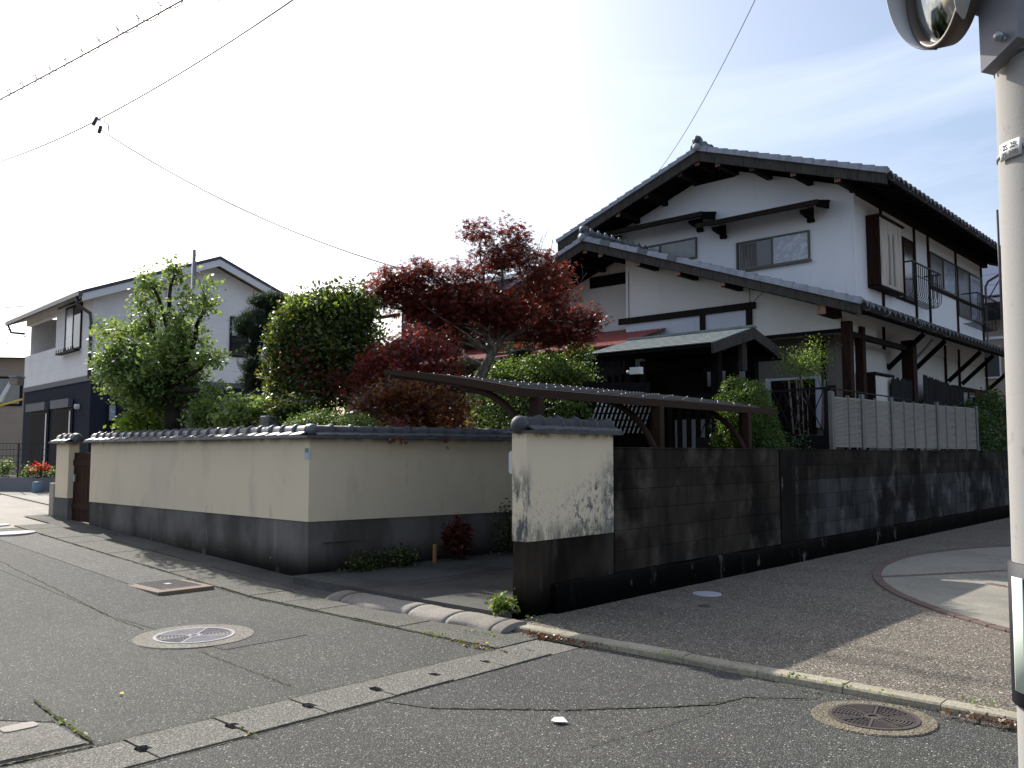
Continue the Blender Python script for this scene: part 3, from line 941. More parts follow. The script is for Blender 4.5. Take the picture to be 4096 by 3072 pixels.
# ------------------------------------------------------------------ dark lattice fence
lt = thing('lattice_fence', 'dark metal lattice fence meeting the pale slatted fence at its corner', 'fence', (-1, 7.36, .4))
MB().bar((-.22, 7.3, 2.52), (-2.6, 7.36, 2.49), .035).build('top_rail', 'frame_black', lt)
MB().bar((-.2, 7.33, 2.515), (-.2, 11.0, 2.50), .02).build('top_rail', 'frame_black', lt)
MB().box(-.30, -.19, 7.30, 7.40, .4, 2.51).build('fence_post', 'frame_black', lt)
MB().box(-1.35, -1.28, 7.32, 7.4, .4, 2.5).build('fence_post', 'frame_black', lt)
MB().box(-2.6, -.3, 7.34, 7.38, .5, 1.78).build('panel', 'frame_black', lt)
for k in range(-6, 16):
    for s in (-1, 1):
        x0 = -.32 - k * .17
        z0, z1 = 1.78, 2.48
        x1 = x0 - s * .33
        if max(x0, x1) > -.3 or min(x0, x1) < -2.6: continue
        pts = [(x0 + (x1 - x0) * t, 7.36 + s * .004, z0 + (z1 - z0) * t + 0) for t in (0, .25, .5, .75, 1)]
        pts = [(p[0] + .018 * s * math.sin(t * 4 * math.pi), p[1], p[2]) for p, t in zip(pts, (0, .25, .5, .75, 1))]
        MB().tube(pts, .009, 5).build('lattice_bar', 'frame_black', lt)

# ------------------------------------------------------------------ carport
cpt = thing('carport', 'low single carport with a brown curved sheet roof on arched posts', 'carport', (-.35, 2.8, .12))
CPY0, CPY1 = .19, 5.46
def croof(t):
    """t 0 at the low edge by the block wall, 1 at the raised edge"""
    return (-.24 - 1.97 * t, 2.11 + .30 * t + .022 * math.sin(math.pi * t))
def croofmesh():
    m = MB(); n = 14
    vs = []
    for i in range(n + 1):
        x, z = croof(i / n)
        vs += [(x, CPY0 + .03, z), (x, CPY1 - .03, z), (x, CPY0 + .03, z - .012), (x, CPY1 - .03, z - .012)]
    fs = []
    for i in range(n):
        a = 4 * i
        fs += [(a, a + 4, a + 5, a + 1), (a + 2, a + 3, a + 7, a + 6)]
    m.add(vs, fs, True)
    return m
croofmesh().build('roof_sheet', 'carport', cpt)
for yy in (CPY0, CPY1):
    m = MB(); n = 14; vs = []
    for i in range(n + 1):
        x, z = croof(i / n); tt = .5 + .5 * math.sin(math.pi * min(1, i / n * 1.2))
        lo = .075 * (1 - .45 * i / n)
        vs += [(x, yy - .02, z + .014), (x, yy + .03, z + .014), (x, yy + .03, z - lo), (x, yy - .02, z - lo)]
    fs = []
    for i in range(n):
        for k in range(4):
            a = 4 * i + k; b = 4 * i + (k + 1) % 4
            fs.append((a, b, b + 4, a + 4))
    fs += [(0, 1, 2, 3), tuple(4 * n + k for k in (3, 2, 1, 0))]
    m.add(vs, fs).build('end_fascia', 'post_brown', cpt)
MB().box(-.245, -.20, CPY0 - .02, CPY1 + .03, 2.035, 2.118).build('edge_beam', 'post_brown', cpt)
x_, z_ = croof(1)
MB().box(x_ - .03, x_ + .0, CPY0 - .02, CPY1 + .03, z_ - .045, z_ + .012).build('edge_beam', 'post_brown', cpt)
for k in range(1, 8):
    x, z = croof(k / 8)
    MB().box(x - .018, x + .018, CPY0 + .03, CPY1 - .03, z + .001, z + .013).build('roof_batten', 'carport', cpt)
bolt = MB().lathe([(.0001, .012), (.006, .010), (.008, 0)], (0, 0, 0), 6).mesh('bolt', 'bolt')
for k in range(1, 8):
    x, z = croof(k / 8)
    for j in range(12):
        piece('bolt', bolt, cpt, (x, CPY0 + .25 + j * .435, z + .012))
for y in (.42, 2.52, 4.62):
    MB().cbox(-.28, -.17, y - .045, y + .045, .1, 2.04, .006).build('carport_post', 'post_brown', cpt)
    MB().cbox(-.345, -.30, y + .02, y + .07, .1, 2.06, .005).build('carport_post', 'post_brown', cpt)
    pts = []
    for i in range(13):
        a = math.pi / 2 * i / 12
        pts.append((-.13 - 1.0 * (1 - math.cos(a)), y - .12, 1.2 + .96 * math.sin(a)))
    m = MB()
    m.tube([(-.24, y - .12, .1), (-.20, y - .12, .8)] + pts, .038, 8).build('arched_brace', 'post_brown', cpt)
    m = MB(); prev = None
    for i in range(9):
        x, z = croof(i / 8)
        if prev: m.bar((prev[0], y - .16, prev[1] - .05), (x, y - .16, z - .05), .05, .06)
        prev = (x, z)
    m.build('roof_beam', 'post_brown', cpt)

# ------------------------------------------------------------------ roofed entrance gate
gt = thing('roofed_gate', 'dark timber entrance gate with a small shingled gable roof behind the carport', 'gate', (-2.8, 7.5, .45))
GX0, GX1, GYF, GYR, GYB, GZR, GZE = -4.05, -1.55, 6.15, 7.5, 8.85, 3.62, 3.24
def gtop(y): return GZR - (GZR - GZE) * abs(y - GYR) / (GYR - GYF)
for s, (ya, yb) in enumerate(((GYF, GYR), (GYB, GYR))):
    n = 9
    for k in range(n):
        f0, f1 = k / n, (k + 1) / n
        y0 = ya + (yb - ya) * f0; y1 = ya + (yb - ya) * min(1, f1 + .03)
        z0, z1 = gtop(y0), gtop(y1)
        m = MB()
        m.add([(GX0, y0, z0 + .012), (GX1, y0, z0 + .012), (GX1, y1, z1), (GX0, y1, z1), (GX0, y0, z0 - .004), (GX1, y0, z0 - .004), (GX1, y1, z1 - .012), (GX0, y1, z1 - .012)],
              [(0, 1, 2, 3), (4, 7, 6, 5), (0, 4, 5, 1), (1, 5, 6, 2), (2, 6, 7, 3), (3, 7, 4, 0)])
        m.build('shingle_course', 'slate_board', gt)
MB().add([(GX0 + .03, GYF + .03, GZE - .014), (GX1 - .03, GYF + .03, GZE - .014), (GX1 - .03, GYR, GZR - .02), (GX0 + .03, GYR, GZR - .02), (GX1 - .03, GYB - .03, GZE - .014), (GX0 + .03, GYB - .03, GZE - .014),
          (GX0 + .03, GYF + .03, GZE - .06), (GX1 - .03, GYF + .03, GZE - .06), (GX1 - .03, GYR, GZR - .07), (GX0 + .03, GYR, GZR - .07), (GX1 - .03, GYB - .03, GZE - .06), (GX0 + .03, GYB - .03, GZE - .06)],
         [(0, 1, 2, 3), (3, 2, 4, 5), (6, 9, 8, 7), (9, 11, 10, 8), (0, 6, 7, 1), (5, 4, 10, 11), (1, 7, 8, 2), (2, 8, 10, 4), (0, 3, 9, 6), (3, 5, 11, 9)]).build('roof_board', 'wood_black', gt)
MB().box(GX0 - .02, GX1 + .02, GYR - .09, GYR + .09, GZR - .01, GZR + .028).build('ridge_cap', 'slate_board', gt)
for xx in (GX0, GX1):
    for (ya, yb) in ((GYF - .03, GYR), (GYB + .03, GYR)):
        m = MB()
        za, zb = gtop(ya), GZR
        m.add([(xx - .02, ya, za - .17), (xx - .02, yb, zb - .20), (xx - .02, yb, zb - .012), (xx - .02, ya, za - .012), (xx + .02, ya, za - .17), (xx + .02, yb, zb - .20), (xx + .02, yb, zb - .012), (xx + .02, ya, za - .012)],
              [(0, 3, 2, 1), (4, 5, 6, 7), (0, 1, 5, 4), (1, 2, 6, 5), (2, 3, 7, 6), (3, 0, 4, 7)])
        m.build('bargeboard', 'wood_grey', gt)
for x in (-1.98, -3.72):
    for y in (7.0, 7.5, 8.3):
        MB().box(x - .07, x + .07, y - .07, y + .07, .42, 3.2).build('gate_post', 'wood_black', gt)
for y in (6.6, 7.5, 8.4):
    MB().box(GX0 + .08, GX1 - .06, y - .06, y + .06, gtop(y) - .22, gtop(y) - .075).build('purlin', 'wood', gt)
MB().box(-1.80, -1.72, 7.42, 7.58, 2.9, 3.42).build('king_post', 'wood_grey', gt)
for z in (3.0, 2.42):
    MB().box(-3.72, -1.98, 7.44, 7.56, z, z + .16).build('lintel', 'wood_black', gt)
MB().box(-5.9, -2.62, 7.66, 7.70, 2.55, 3.15).build('transom_board', 'wood_black', gt)
for k in range(9):
    x = -3.55 + k * .185
    MB().box(x - .04, x + .04, 7.46, 7.50, .5, 2.42).build('gate_bar', 'wood_black', gt)
for k in range(14):
    x = -5.8 + k * .16
    MB().box(x - .03, x + .03, 7.60, 7.65, .5, 3.0).build('screen_bar', 'wood_black', gt)
MB().box(-3.6, -2.05, 7.45, 7.51, .95, 1.02).build('gate_rail', 'wood_black', gt)
MB().box(-4.1, -2.75, 9.0, 9.04, .45, 2.17).build('added_white_panel', 'white_panel', gt)  # added stand-ins for the white entrance wall, set forward so open sky lights them
MB().box(-3.30, -2.85, 9.0, 9.04, 2.80, 3.08).build('added_white_panel', 'white_panel', gt)
MB().box(-2.62, -2.52, 9.0, 9.04, 2.75, 3.05).build('added_white_panel', 'white_panel', gt)
MB().box(-5.2, -2.4, 9.05, 9.10, .45, 3.2).build('added_backing', 'wood_black', gt)  # dark backing added behind the set-forward white panels
# small lamp under the eave
lm = thing('gate_lamp', 'small pale camera lamp under the left eave of the roofed gate', 'lamp', at(2512, 1488, 13.6))
c_ = at(2512, 1488, 13.6)
MB().ball(c_, .028).build('bulb', 'white_paint', lm)
MB().box(c_.x + .03, c_.x + .22, c_.y, c_.y + .1, c_.z - .04, c_.z + .07).build('body', 'plate', lm)
# leaning slatted trellis seen under the carport
tr = thing('trellis', 'slanted thin white slat trellis seen under the carport roof', 'trellis', (-4.2, 6.2, .45))
for k in range(13):
    u0 = 2350 + k * 18
    p0 = at(u0, 1735, 13.2); p1 = at(u0 + 46, 1600, 13.2)
    m = MB()
    for j in range(5):
        a = p0.lerp(p1, j / 5 + .02); b = p0.lerp(p1, (j + 1) / 5 - .02)
        m.bar(a, b, .013, .02)
    m.build('slat', 'plate', tr)
a_, b_ = at(2330, 1800, 13.3), at(2600, 1560, 13.3)
MB().add([(a_.x, a_.y, .45), (b_.x, b_.y, .45), (b_.x, b_.y, 2.6), (a_.x, a_.y, 2.6), (a_.x - .03, a_.y + .05, .45), (b_.x - .03, b_.y + .05, .45), (b_.x - .03, b_.y + .05, 2.6), (a_.x - .03, a_.y + .05, 2.6)],
         [(0, 1, 2, 3), (4, 7, 6, 5), (0, 4, 5, 1), (1, 5, 6, 2), (2, 6, 7, 3), (3, 7, 4, 0)]).build('backboard', 'wood_black', tr)

# ================================================================== MAIN HOUSE
H = thing('main_house', 'two storey white plastered house with dark timber and grey tiled gable roofs', 'house', (-4.3, 11.5, .42))
S = .35
URX, URZ, UEX0, UEX1, UY0, UY1 = -4.35, 8.2, -8.35, -.35, 10.6, 22.0
def ut(x): return URZ - S * abs(x - URX)
LRX, LRZ, LEX0, LEX1, LY0 = -6.25, 6.2, -11.7, -.3, 8.94
def ltop(x): return LRZ - .353 * abs(x - LRX)
TH_ = .22
# upper body
MB().prism([(-7.6, 3.9), (-1.35, 3.9), (-1.35, ut(-1.35) - TH_), (URX, URZ - TH_), (-7.6, ut(-7.6) - TH_)], 'Y', 11.5, 20.9).build('upper_wall', 'stucco', H)
# lower front gable (overhanging) and bodies below
MB().prism([(-5.68, 3.78), (-.95, 3.78), (-.95, ltop(-.95) - TH_), (-5.68, ltop(-5.68) - TH_)], 'Y', 9.7, 11.49).build('lower_wall', 'stucco_low', H)
MB().prism([(-11.2, .4), (-5.69, .4), (-5.69, ltop(-5.69) - TH_), (LRX, LRZ - TH_), (-11.2, ltop(-11.2) - TH_)], 'Y', 10.3, 14).build('lower_wall', 'stucco_low', H)
MB().box(-5.675, -1.35, 10.42, 11.49, .4, 3.775).build('porch_wall', 'brownish_wall', H)
MB().box(-7.5, -1.36, 11.5, 20.88, .4, 3.895).build('lower_wall', 'stucco_low', H)
MB().box(-1.345, -1.3, 11.0, 13.0, .4, 3.7).build('side_panel', 'stucco_low', H)

def wave_roof(parent, xr, zr, x1, y0, y1, slope, name='roof_tiles', mat='tile_dark', xstart=None):
    """sheet of pan tiles: steps down the slope, waves along the eave"""
    m = MB(); sg = 1 if x1 > xr else -1
    xa = xr if xstart is None else xstart
    nrow = max(2, int(abs(x1 - xa) / .25)); ncol = int((y1 - y0) / .27)
    per = 6; W = ncol * per + 1
    vs = []
    for r in range(nrow):
        for e in (0, 1):
            t = (r + e) / nrow
            x = xa + (x1 - xa) * t
            z = zr - slope * abs(x - xr) + (.028 if e else .0) - .0
            for c in range(W):
                ph = c / per
                wv = .018 * math.sin(2 * math.pi * ph) + .010 * math.cos(4 * math.pi * ph)
                vs.append((x, y0 + (y1 - y0) * c / (W - 1), z + wv))
    fs = []
    for r in range(nrow * 2 - 1):
        for c in range(W - 1):
            a = r * W + c
            fs.append((a, a + 1, a + W + 1, a + W))
    m.add(vs, fs, False)
    return m.build(name, mat, parent, kind='stuff')

def slab(parent, xr, zr, x1, y0, y1, slope, th, name, mat, top=-.03, xstart=None):
    xa = xr if xstart is None else xstart
    za = zr - slope * abs(xa - xr); zb = zr - slope * abs(x1 - xr)
    return MB().prism([(xa, za + top), (x1, zb + top), (x1, zb + top - th), (xa, za + top - th)], 'Y', y0, y1).build(name, mat, parent)

verge = MB()
verge.add([(0, -.03, -.045), (.268, -.03, -.045), (.268, .12, -.045), (0, .12, -.045),
           (0, -.03, .052), (.268, -.03, .078), (.268, .12, .060), (0, .12, .035)],
          [(0, 3, 2, 1), (4, 5, 6, 7), (0, 1, 5, 4), (1, 2, 6, 5), (2, 3, 7, 6), (3, 0, 4, 7)])
verge_m = verge.mesh('verge_tile', 'tile_pale')
verge_d = verge.mesh('verge_tile', 'tile')
def verge_run(parent, xr, zr, x1, y, slope, missing=()):
    L = math.hypot(x1 - xr, slope * (x1 - xr)); n = int(L / .262); sg = 1 if x1 > xr else -1
    a = math.atan(slope)
    for i in range(n + 1):
        d = i * L / (n + 1)
        # each tile laps the one below: its origin is the upper end
        x = xr + sg * d * math.cos(a); z = zr - d * math.sin(a)
        if sg > 0: rot = (0, a, 0); loc = (x, y, z)
        else: rot = (0, a, math.pi); loc = (x, y + .09, z)
        me = verge_d if i in missing else verge_m
        o = piece('verge_tile', me, parent, (loc[0], loc[1] + random.uniform(-.006, .006), loc[2] + .0), rot)

def eave_tile_mesh(mat):
    m = MB(); n = 10; vs = []
    for j, (dx, dz) in enumerate(((-.30, .105), (0, 0))):
        for i in range(n + 1):
            ph = i / n
            wv = .030 * math.sin(2 * math.pi * ph) + .012 * math.cos(4 * math.pi * ph)
            vs.append((dx, ph * .275, dz + wv + .03))
    for i in range(n + 1):
        ph = i / n
        wv = .030 * math.sin(2 * math.pi * ph) + .012 * math.cos(4 * math.pi * ph)
        vs.append((0, ph * .275, wv - .022))
    W = n + 1
    fs = [(j * W + i, j * W + i + 1, (j + 1) * W + i + 1, (j + 1) * W + i) for j in range(2) for i in range(n)]
    m.add(vs, fs, False)
    m.lathe([(.001, .014), (.03, .012), (.036, 0), (.036, -.03)], (0, .205 - .135, .018), 10, 'X')
    return m.mesh('eave_tile', mat)
eave_m = eave_tile_mesh('tile_dark')

for x1 in (UEX0, UEX1):
    slab(H, URX, URZ, x1, UY0 + .02, UY1, S, .10, 'roof_deck', 'wood_black', top=-.045)
    wave_roof(H, URX, URZ, x1 + (-.05 if x1 < URX else .05) * -1, UY0 + .12, UY1, S)
    # bargeboard
    sg = 1 if x1 > URX else -1
    MB().prism([(URX, URZ - .05), (x1, ut(x1) - .05), (x1, ut(x1) - .25), (URX, URZ - .27)], 'Y', UY0 - .015, UY0 + .03).build('bargeboard', 'wood_grey', H)
    MB().prism([(x1 - .02, ut(x1) - .15), (x1 + .02, ut(x1) - .15), (x1 + .02, ut(x1) - .02), (x1 - .02, ut(x1) - .02)], 'Y', UY0 + .035, UY1).build('eave_board', 'wood', H)
    verge_run(H, URX, URZ, x1, UY0 - .03, S)
n = int((UY1 - UY0 - .1) / .275)
for i in range(n):
    piece('eave_tile', eave_m, H, (UEX1 + .03, UY0 + .1 + i * .275, ut(UEX1 + .03)))
for i in range(n):
    piece('eave_tile', eave_m, H, (UEX0 - .03, UY0 + .375 + i * .275, ut(UEX0 - .03)), (0, 0, math.pi))
# ridge with end ornament
def ridge(parent, x, z, y0, y1, knobs=False):
    MB().prism([(x - .13, z - .02), (x + .13, z - .02), (x + .10, z + .14), (x - .10, z + .14)], 'Y', y0 + .05, y1).build('ridge_base', 'tile', parent)
    n = int((y1 - y0) / .265)
    for i in range(min(n, 14) if not knobs else n):
        piece('ridge_tile', RT['tile'], parent, (x, y0 + .05 + i * .265, z + .075), (0, 0, math.pi / 2))
    # demon tile: stepped shoulder block, round boss
    m = MB()
    m.lathe([(.001, -.06), (.075, -.055), (.085, -.02), (.085, .06)], (x, y0 - .03, z + .03), 18, 'Y')
    m.build('end_boss', 'tile_pale', parent)
    m = MB()
    prof = [(-.17, -.02), (-.15, .09), (-.10, .12), (-.11, .20), (-.07, .27), (0, .30), (.07, .27), (.11, .20), (.10, .12), (.15, .09), (.17, -.02)]
    m.prism([(x + a, z + b) for a, b in prof], 'Y', y0 - .02, y0 + .06)
    m.ball((x, y0 + .0, z + .20), .09, 1, .9, 1, 12, 8)
    m.build('demon_tile', 'tile', parent)
ridge(H, URX, URZ, UY0 - .02, UY1)
for x in (-4.4, -3.9, -3.1, -2.2, -1.3, -4.85, -5.75, -6.55, -7.5):
    zt = ut(x) - .155
    pb_ = MB().box(x - .06, x + .06, 10.66, 11.5, zt - .17, zt).build('purlin', 'wood', H)
    MB().box(x - .06, x + .06, 10.652, 10.659, zt - .17, zt).build('purlin_end', 'endgrain' if x not in (-3.1, -4.85, -5.75) else 'wood_grey', pb_)
# rafters under the long right eave
rm = MB().bar((-1.36, 0, ut(-1.36) - .19), (-.42, 0, ut(-.42) - .19), .045, .06).mesh('rafter', 'wood_black')
for i in range(22):
    piece('rafter', rm, H, (0, 10.9 + i * .47, 0))
MB().box(-1.36, -1.24, 11.4, 21.2, 6.78, 6.92).build('wall_plate', 'wood', H)
# gable vent
vt = MB().box(-4.98, -3.93, 11.46, 11.499, 7.70, 8.0 - .08).build('gable_vent', 'wood_black', H)
for k in range(10):
    MB().box(-4.96 + k * .106, -4.90 + k * .106, 11.435, 11.459, 7.71, 7.9).build('vent_slat', 'wood', vt)

# ---- lower gable roof and skirt
for x1 in (LEX0, LEX1):
    slab(H, LRX, LRZ, x1, LY0 + .02, 11.48 if x1 > LRX else 14.2, .353, .10, 'roof_deck', 'wood_black', top=-.045)
    wave_roof(H, LRX, LRZ, x1, LY0 + .12, 11.48 if x1 > LRX else 14.2, .353)
    MB().prism([(LRX, LRZ - .05), (x1, ltop(x1) - .05), (x1, ltop(x1) - .22), (LRX, LRZ - .24)], 'Y', LY0 - .015, LY0 + .03).build('bargeboard', 'wood_grey', H)
    verge_run(H, LRX, LRZ, x1, LY0 - .03, .353, missing=(2, 6, 9) if x1 > LRX else ())
slab(H, LRX, LRZ, LEX1, 11.481, 21.6, .353, .08, 'roof_deck', 'wood_black', top=-.045, xstart=-1.348)
wave_roof(H, LRX, LRZ, LEX1, 11.481, 21.6, .353, xstart=-1.345)
n = int((21.5 - LY0) / .275)
for i in range(n):
    piece('eave_tile', eave_m, H, (LEX1 + .03, LY0 + .05 + i * .275, ltop(LEX1 + .03)))
ridge(H, LRX, LRZ, LY0 - .02, 11.48, True)
knob = MB().ball((0, 0, 0), .036, seg=10, rings=6).mesh('ridge_knob', 'tile')
for i in range(9):
    piece('ridge_knob', knob, H, (LRX, LY0 + .28 + i * .265, LRZ + .255))
MB().prism([(LEX1 - .02, ltop(LEX1) - .14), (LEX1 + .02, ltop(LEX1) - .14), (LEX1 + .02, ltop(LEX1) - .03), (LEX1 - .02, ltop(LEX1) - .03)], 'Y', LY0 + .035, 21.6).build('eave_board', 'wood', H)
for x, gs in ((-6.7, 1), (-6.25, 1), (-5.83, 1), (-4.87, 1), (-3.91, 1), (-2.92, 1), (-1.0, 1.5)):
    zt = ltop(x) - .15
    hh = .16 * gs; ww = .055 * gs
    y1 = 9.695 if x > -5.6 else 10.29
    pb_ = MB().box(x - ww, x + ww, 8.985, y1, zt - hh, zt).build('purlin', 'wood_black' if gs == 1 else 'wood_red', H)
    MB().box(x - ww, x + ww, 8.977, 8.984, zt - hh, zt).build('purlin_end', 'endgrain', pb_)
MB().box(-7.1, -5.72, 10.255, 10.299, 5.39, 5.65).build('gable_vent', 'wood_black', H)
# gutter hooks at the roof corners
for (x, ys, z) in ((-.27, [9.1 + .9 * i for i in range(6)], ltop(-.3) - .05), (-.32, [10.8 + .95 * i for i in range(9)], ut(-.35) - .05)):
    for y in ys:
        pts = [(x - .05, y, z), (x - .03, y, z - .07), (x + .03, y, z - .10), (x + .08, y, z - .07), (x + .09, y, z)]
        MB().tube(pts, .005, 5).build('gutter_hook', 'galv', H)

# ---- front gable beam and posts (lower wall)
MB().box(-5.85, -2.60, 9.64, 9.699, 4.33, 4.46).build('beam', 'wood', H)
MB().box(-3.83, -3.71, 9.655, 9.699, 3.78, 4.33).box(-2.80, -2.68, 9.655, 9.699, 3.78, 4.33).build('timber_post', 'wood', H)
MB().box(-5.62, -3.83, 9.69, 9.698, 3.80, 4.33).box(-3.71, -2.80, 9.69, 9.698, 3.80, 4.33).build('white_infill', 'white_panel', H)
MB().box(-5.7, -.95, 9.69, 9.72, 3.71, 3.779).build('bottom_beam', 'wood_black', H)
MB().tube([(-5.60, 9.685, 5.5), (-5.595, 9.685, 4.46)], .006, 5).build('wall_cable', 'cable', H)
MB().tube([(-2.73, 9.68, 4.9), (-2.72, 9.68, 4.47)], .006, 5).tube([(-2.62, 9.66, 4.48), (-2.1, 9.4, 4.72)], .006, 5).build('wall_cable', 'cable', H)
# porch posts
for (x, y, w_, mt_) in ((-.86, 9.76, .08, 'wood_red'), (-.95, 10.62, .075, 'wood_red'), (-.95, 13.35, .12, 'wood_red')):
    MB().box(x - w_, x + w_, y - w_, y + w_, .4, 3.9).build('porch_post', mt_, H)
MB().box(-.98, -.88, 9.84, 13.3, 3.66, 3.76).build('porch_beam', 'wood', H)
MB().box(-1.349, -1.31, 11.0, 13.3, 3.36, 3.42).build('porch_beam', 'wood', H)
# porch wall features
MB().box(-2.65, -1.75, 10.36, 10.41, 1.9, 2.95).build('window_grille', 'wood_red', H)
for k in range(9):
    MB().box(-2.62 + k * .1, -2.58 + k * .1, 10.33, 10.359, 1.92, 2.93).build('grille_bar', 'wood_black', H)
MB().box(-1.62, -1.54, 10.37, 10.419, .4, 3.7).build('timber_post', 'wood', H)
MB().box(-2.78, -1.60, 10.385, 10.415, 2.0, 3.0).build('white_infill', 'white_panel', H)
kw = MB().box(-1.50, -1.36, 10.37, 10.41, 2.4, 2.8).build('lattice_window', 'frame_black', H)
# white shoji-like entrance wall seen through the gate
MB().box(-5.6, -2.9, 10.30, 10.41, .42, 2.25).build('white_infill', 'white_panel', H)
MB().box(-4.35, -3.7, 10.30, 10.41, 2.72, 3.06).build('white_infill', 'white_panel', H)
MB().box(-3.4, -3.2, 10.30, 10.41, 2.72, 3.1).build('white_infill', 'white_panel', H)

# ---- windows
def window_y(x0, x1, z0, z1, y, panes, frame='frame_bronze', fw=.035):
    """window in a wall facing -Y; panes: glass materials, left to right"""
    f = MB().box(x0, x1, y - .05, y - .001, z0, z0 + fw).box(x0, x1, y - .05, y - .001, z1 - fw, z1).box(x0, x0 + fw, y - .05, y - .001, z0 + fw, z1 - fw).box(x1 - fw, x1, y - .05, y - .001, z0 + fw, z1 - fw).build('window', frame, H)
    n = len(panes); W = (x1 - x0 - 2 * fw) / n
    for i, g_ in enumerate(panes):
        a = x0 + fw + W * i
        MB().box(a, a + W, y - .018 - .008 * (i % 2), y - .012, z0 + fw, z1 - fw).build('pane', g_, f)
        if i: MB().box(a - .02, a + .02, y - .045, y - .020, z0 + fw, z1 - fw).build('sash', frame, f)
    return f
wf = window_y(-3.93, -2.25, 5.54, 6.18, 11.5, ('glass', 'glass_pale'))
MB().box(-3.85, -3.45, 11.478, 11.4785, 5.60, 6.12).build('curtain', 'curtain', wf)
MB().box(-3.98, -2.20, 11.43, 11.449, 5.51, 5.54).build('sill', 'frame_bronze', wf)
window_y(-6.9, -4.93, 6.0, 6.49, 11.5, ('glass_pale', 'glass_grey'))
# awnings over the gable windows
for (x0, x1, zf) in ((-4.58, -1.80, 6.60), (-7.45, -4.42, 6.86)):
    aw = MB().prism([(10.86, zf - .05), (10.86, zf), (11.499, zf + .14), (11.499, zf + .09)], 'X', x0, x1).build('window_awning', 'wood_black', H)
    MB().box(x0 - .01, x1 + .01, 10.84, 10.859, zf - .09, zf + .01).build('fascia_board', 'wood', aw)
    MB().prism([(10.87, zf - .051), (11.499, zf + .089), (11.499, zf - .04), (10.95, zf - .12)], 'X', x1 - .06, x1 - .02).build('side_board', 'wood_black', aw)
    for xb in (x0 + .35, x1 - .4):
        MB().prism([(11.0, zf - .10), (11.499, zf + .05), (11.499, zf - .20), (11.30, zf - .20), (11.05, zf - .16)], 'X', xb - .05, xb + .05).build('bracket', 'wood_black', aw)
        MB().box(xb - .07, xb + .07, 11.40, 11.499, zf - .27, zf - .201).build('bracket', 'wood_black', aw)
# right face timber frame, upper storey
for y in (11.53, 13.05, 15.2, 16.2, 18.45, 20.86):
    z0 = 4.4
    MB().box(-1.349, -1.315, y - .045, y + .045, z0, 6.79).build('timber_post', 'wood_red' if y > 12 else 'stucco', H)
MB().box(-1.349, -1.30, 16.2, 20.86, 5.50, 5.57).build('rail', 'wood', H)
# shutter box
sb = MB().box(-1.349, -1.10, 12.25, 13.62, 4.98, 6.42).build('shutter_box', 'torn', H)
MB().box(-1.35, -1.08, 12.20, 12.248, 4.96, 6.44).build('side_board', 'wood_red', sb)
MB().box(-1.36, -1.05, 12.19, 13.68, 6.421, 6.46).build('top_board', 'wood_red', sb)
MB().box(-1.36, -1.08, 12.20, 13.66, 4.94, 4.979).build('bottom_board', 'wood_red', sb)
for k, (yy, zz) in enumerate(((12.75, 6.1), (13.02, 6.15))):
    MB().add([(-1.094, yy, 5.05), (-1.094, yy + .13, 5.05), (-1.094, yy + .09, zz), (-1.094, yy + .03, zz + .05), (-1.0985, yy, 5.05), (-1.0985, yy + .13, 5.05), (-1.0985, yy + .09, zz), (-1.0985, yy + .03, zz + .05)],
             [(0, 1, 2, 3), (4, 7, 6, 5), (0, 4, 5, 1), (1, 5, 6, 2), (2, 6, 7, 3), (3, 7, 4, 0)]).build('torn_strip', 'torn_grey', sb, label='grey bare strip where the shutter box facing has torn away')
def window_x(y0, y1, z0, z1, x, panes, frame='frame_bronze', fw=.04):
    f = MB().box(x + .001, x + .045, y0, y1, z0, z0 + fw).box(x + .001, x + .045, y0, y1, z1 - fw, z1).box(x + .001, x + .045, y0, y0 + fw, z0 + fw, z1 - fw).box(x + .001, x + .045, y1 - fw, y1, z0 + fw, z1 - fw).build('window', frame, H)
    n = len(panes); W = (y1 - y0 - 2 * fw) / n
    for i, g_ in enumerate(panes):
        a = y0 + fw + W * i
        MB().box(x + .006, x + .014 + .006 * (i % 2), a, a + W, z0 + fw, z1 - fw).build('pane', g_, f)
        if i: MB().box(x + .016, x + .04, a - .02, a + .02, z0 + fw, z1 - fw).build('sash', frame, f)
    return f
window_x(13.66, 15.14, 4.95, 6.42, -1.35, ('glass_brown', 'glass_brown'), 'wood_red')
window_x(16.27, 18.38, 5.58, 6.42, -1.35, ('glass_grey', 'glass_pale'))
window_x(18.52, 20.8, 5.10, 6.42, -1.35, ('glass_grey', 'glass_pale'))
def balcony(y0, y1, n):
    r = MB().bar((-.94, y0, 5.70), (-.94, y1, 5.70), .03).bar((-.94, y0, 5.70), (-1.32, y0, 5.70), .03).bar((-.94, y1, 5.70), (-1.32, y1, 5.70), .03).build('balcony_rail', 'rail', H)
    for i in range(n + 1):
        y = y0 + (y1 - y0) * i / n
        MB().tube([(-.94, y, 5.69), (-.94, y, 5.12), (-.96, y, 5.0), (-1.03, y, 4.93), (-1.31, y, 4.91)], .009, 5).build('baluster', 'rail', r)
    for k in range(1, 4):
        x = -.94 - k * .09
        MB().tube([(x, y1, 5.69), (x, y1, 4.92)], .009, 5).build('baluster', 'rail', r)
    MB().bar((-.95, y0, 5.42), (-.95, y1, 5.42), .014).build('rail_wire', 'rail', r)
balcony(13.75, 15.75, 15)
balcony(18.8, 20.9, 14)
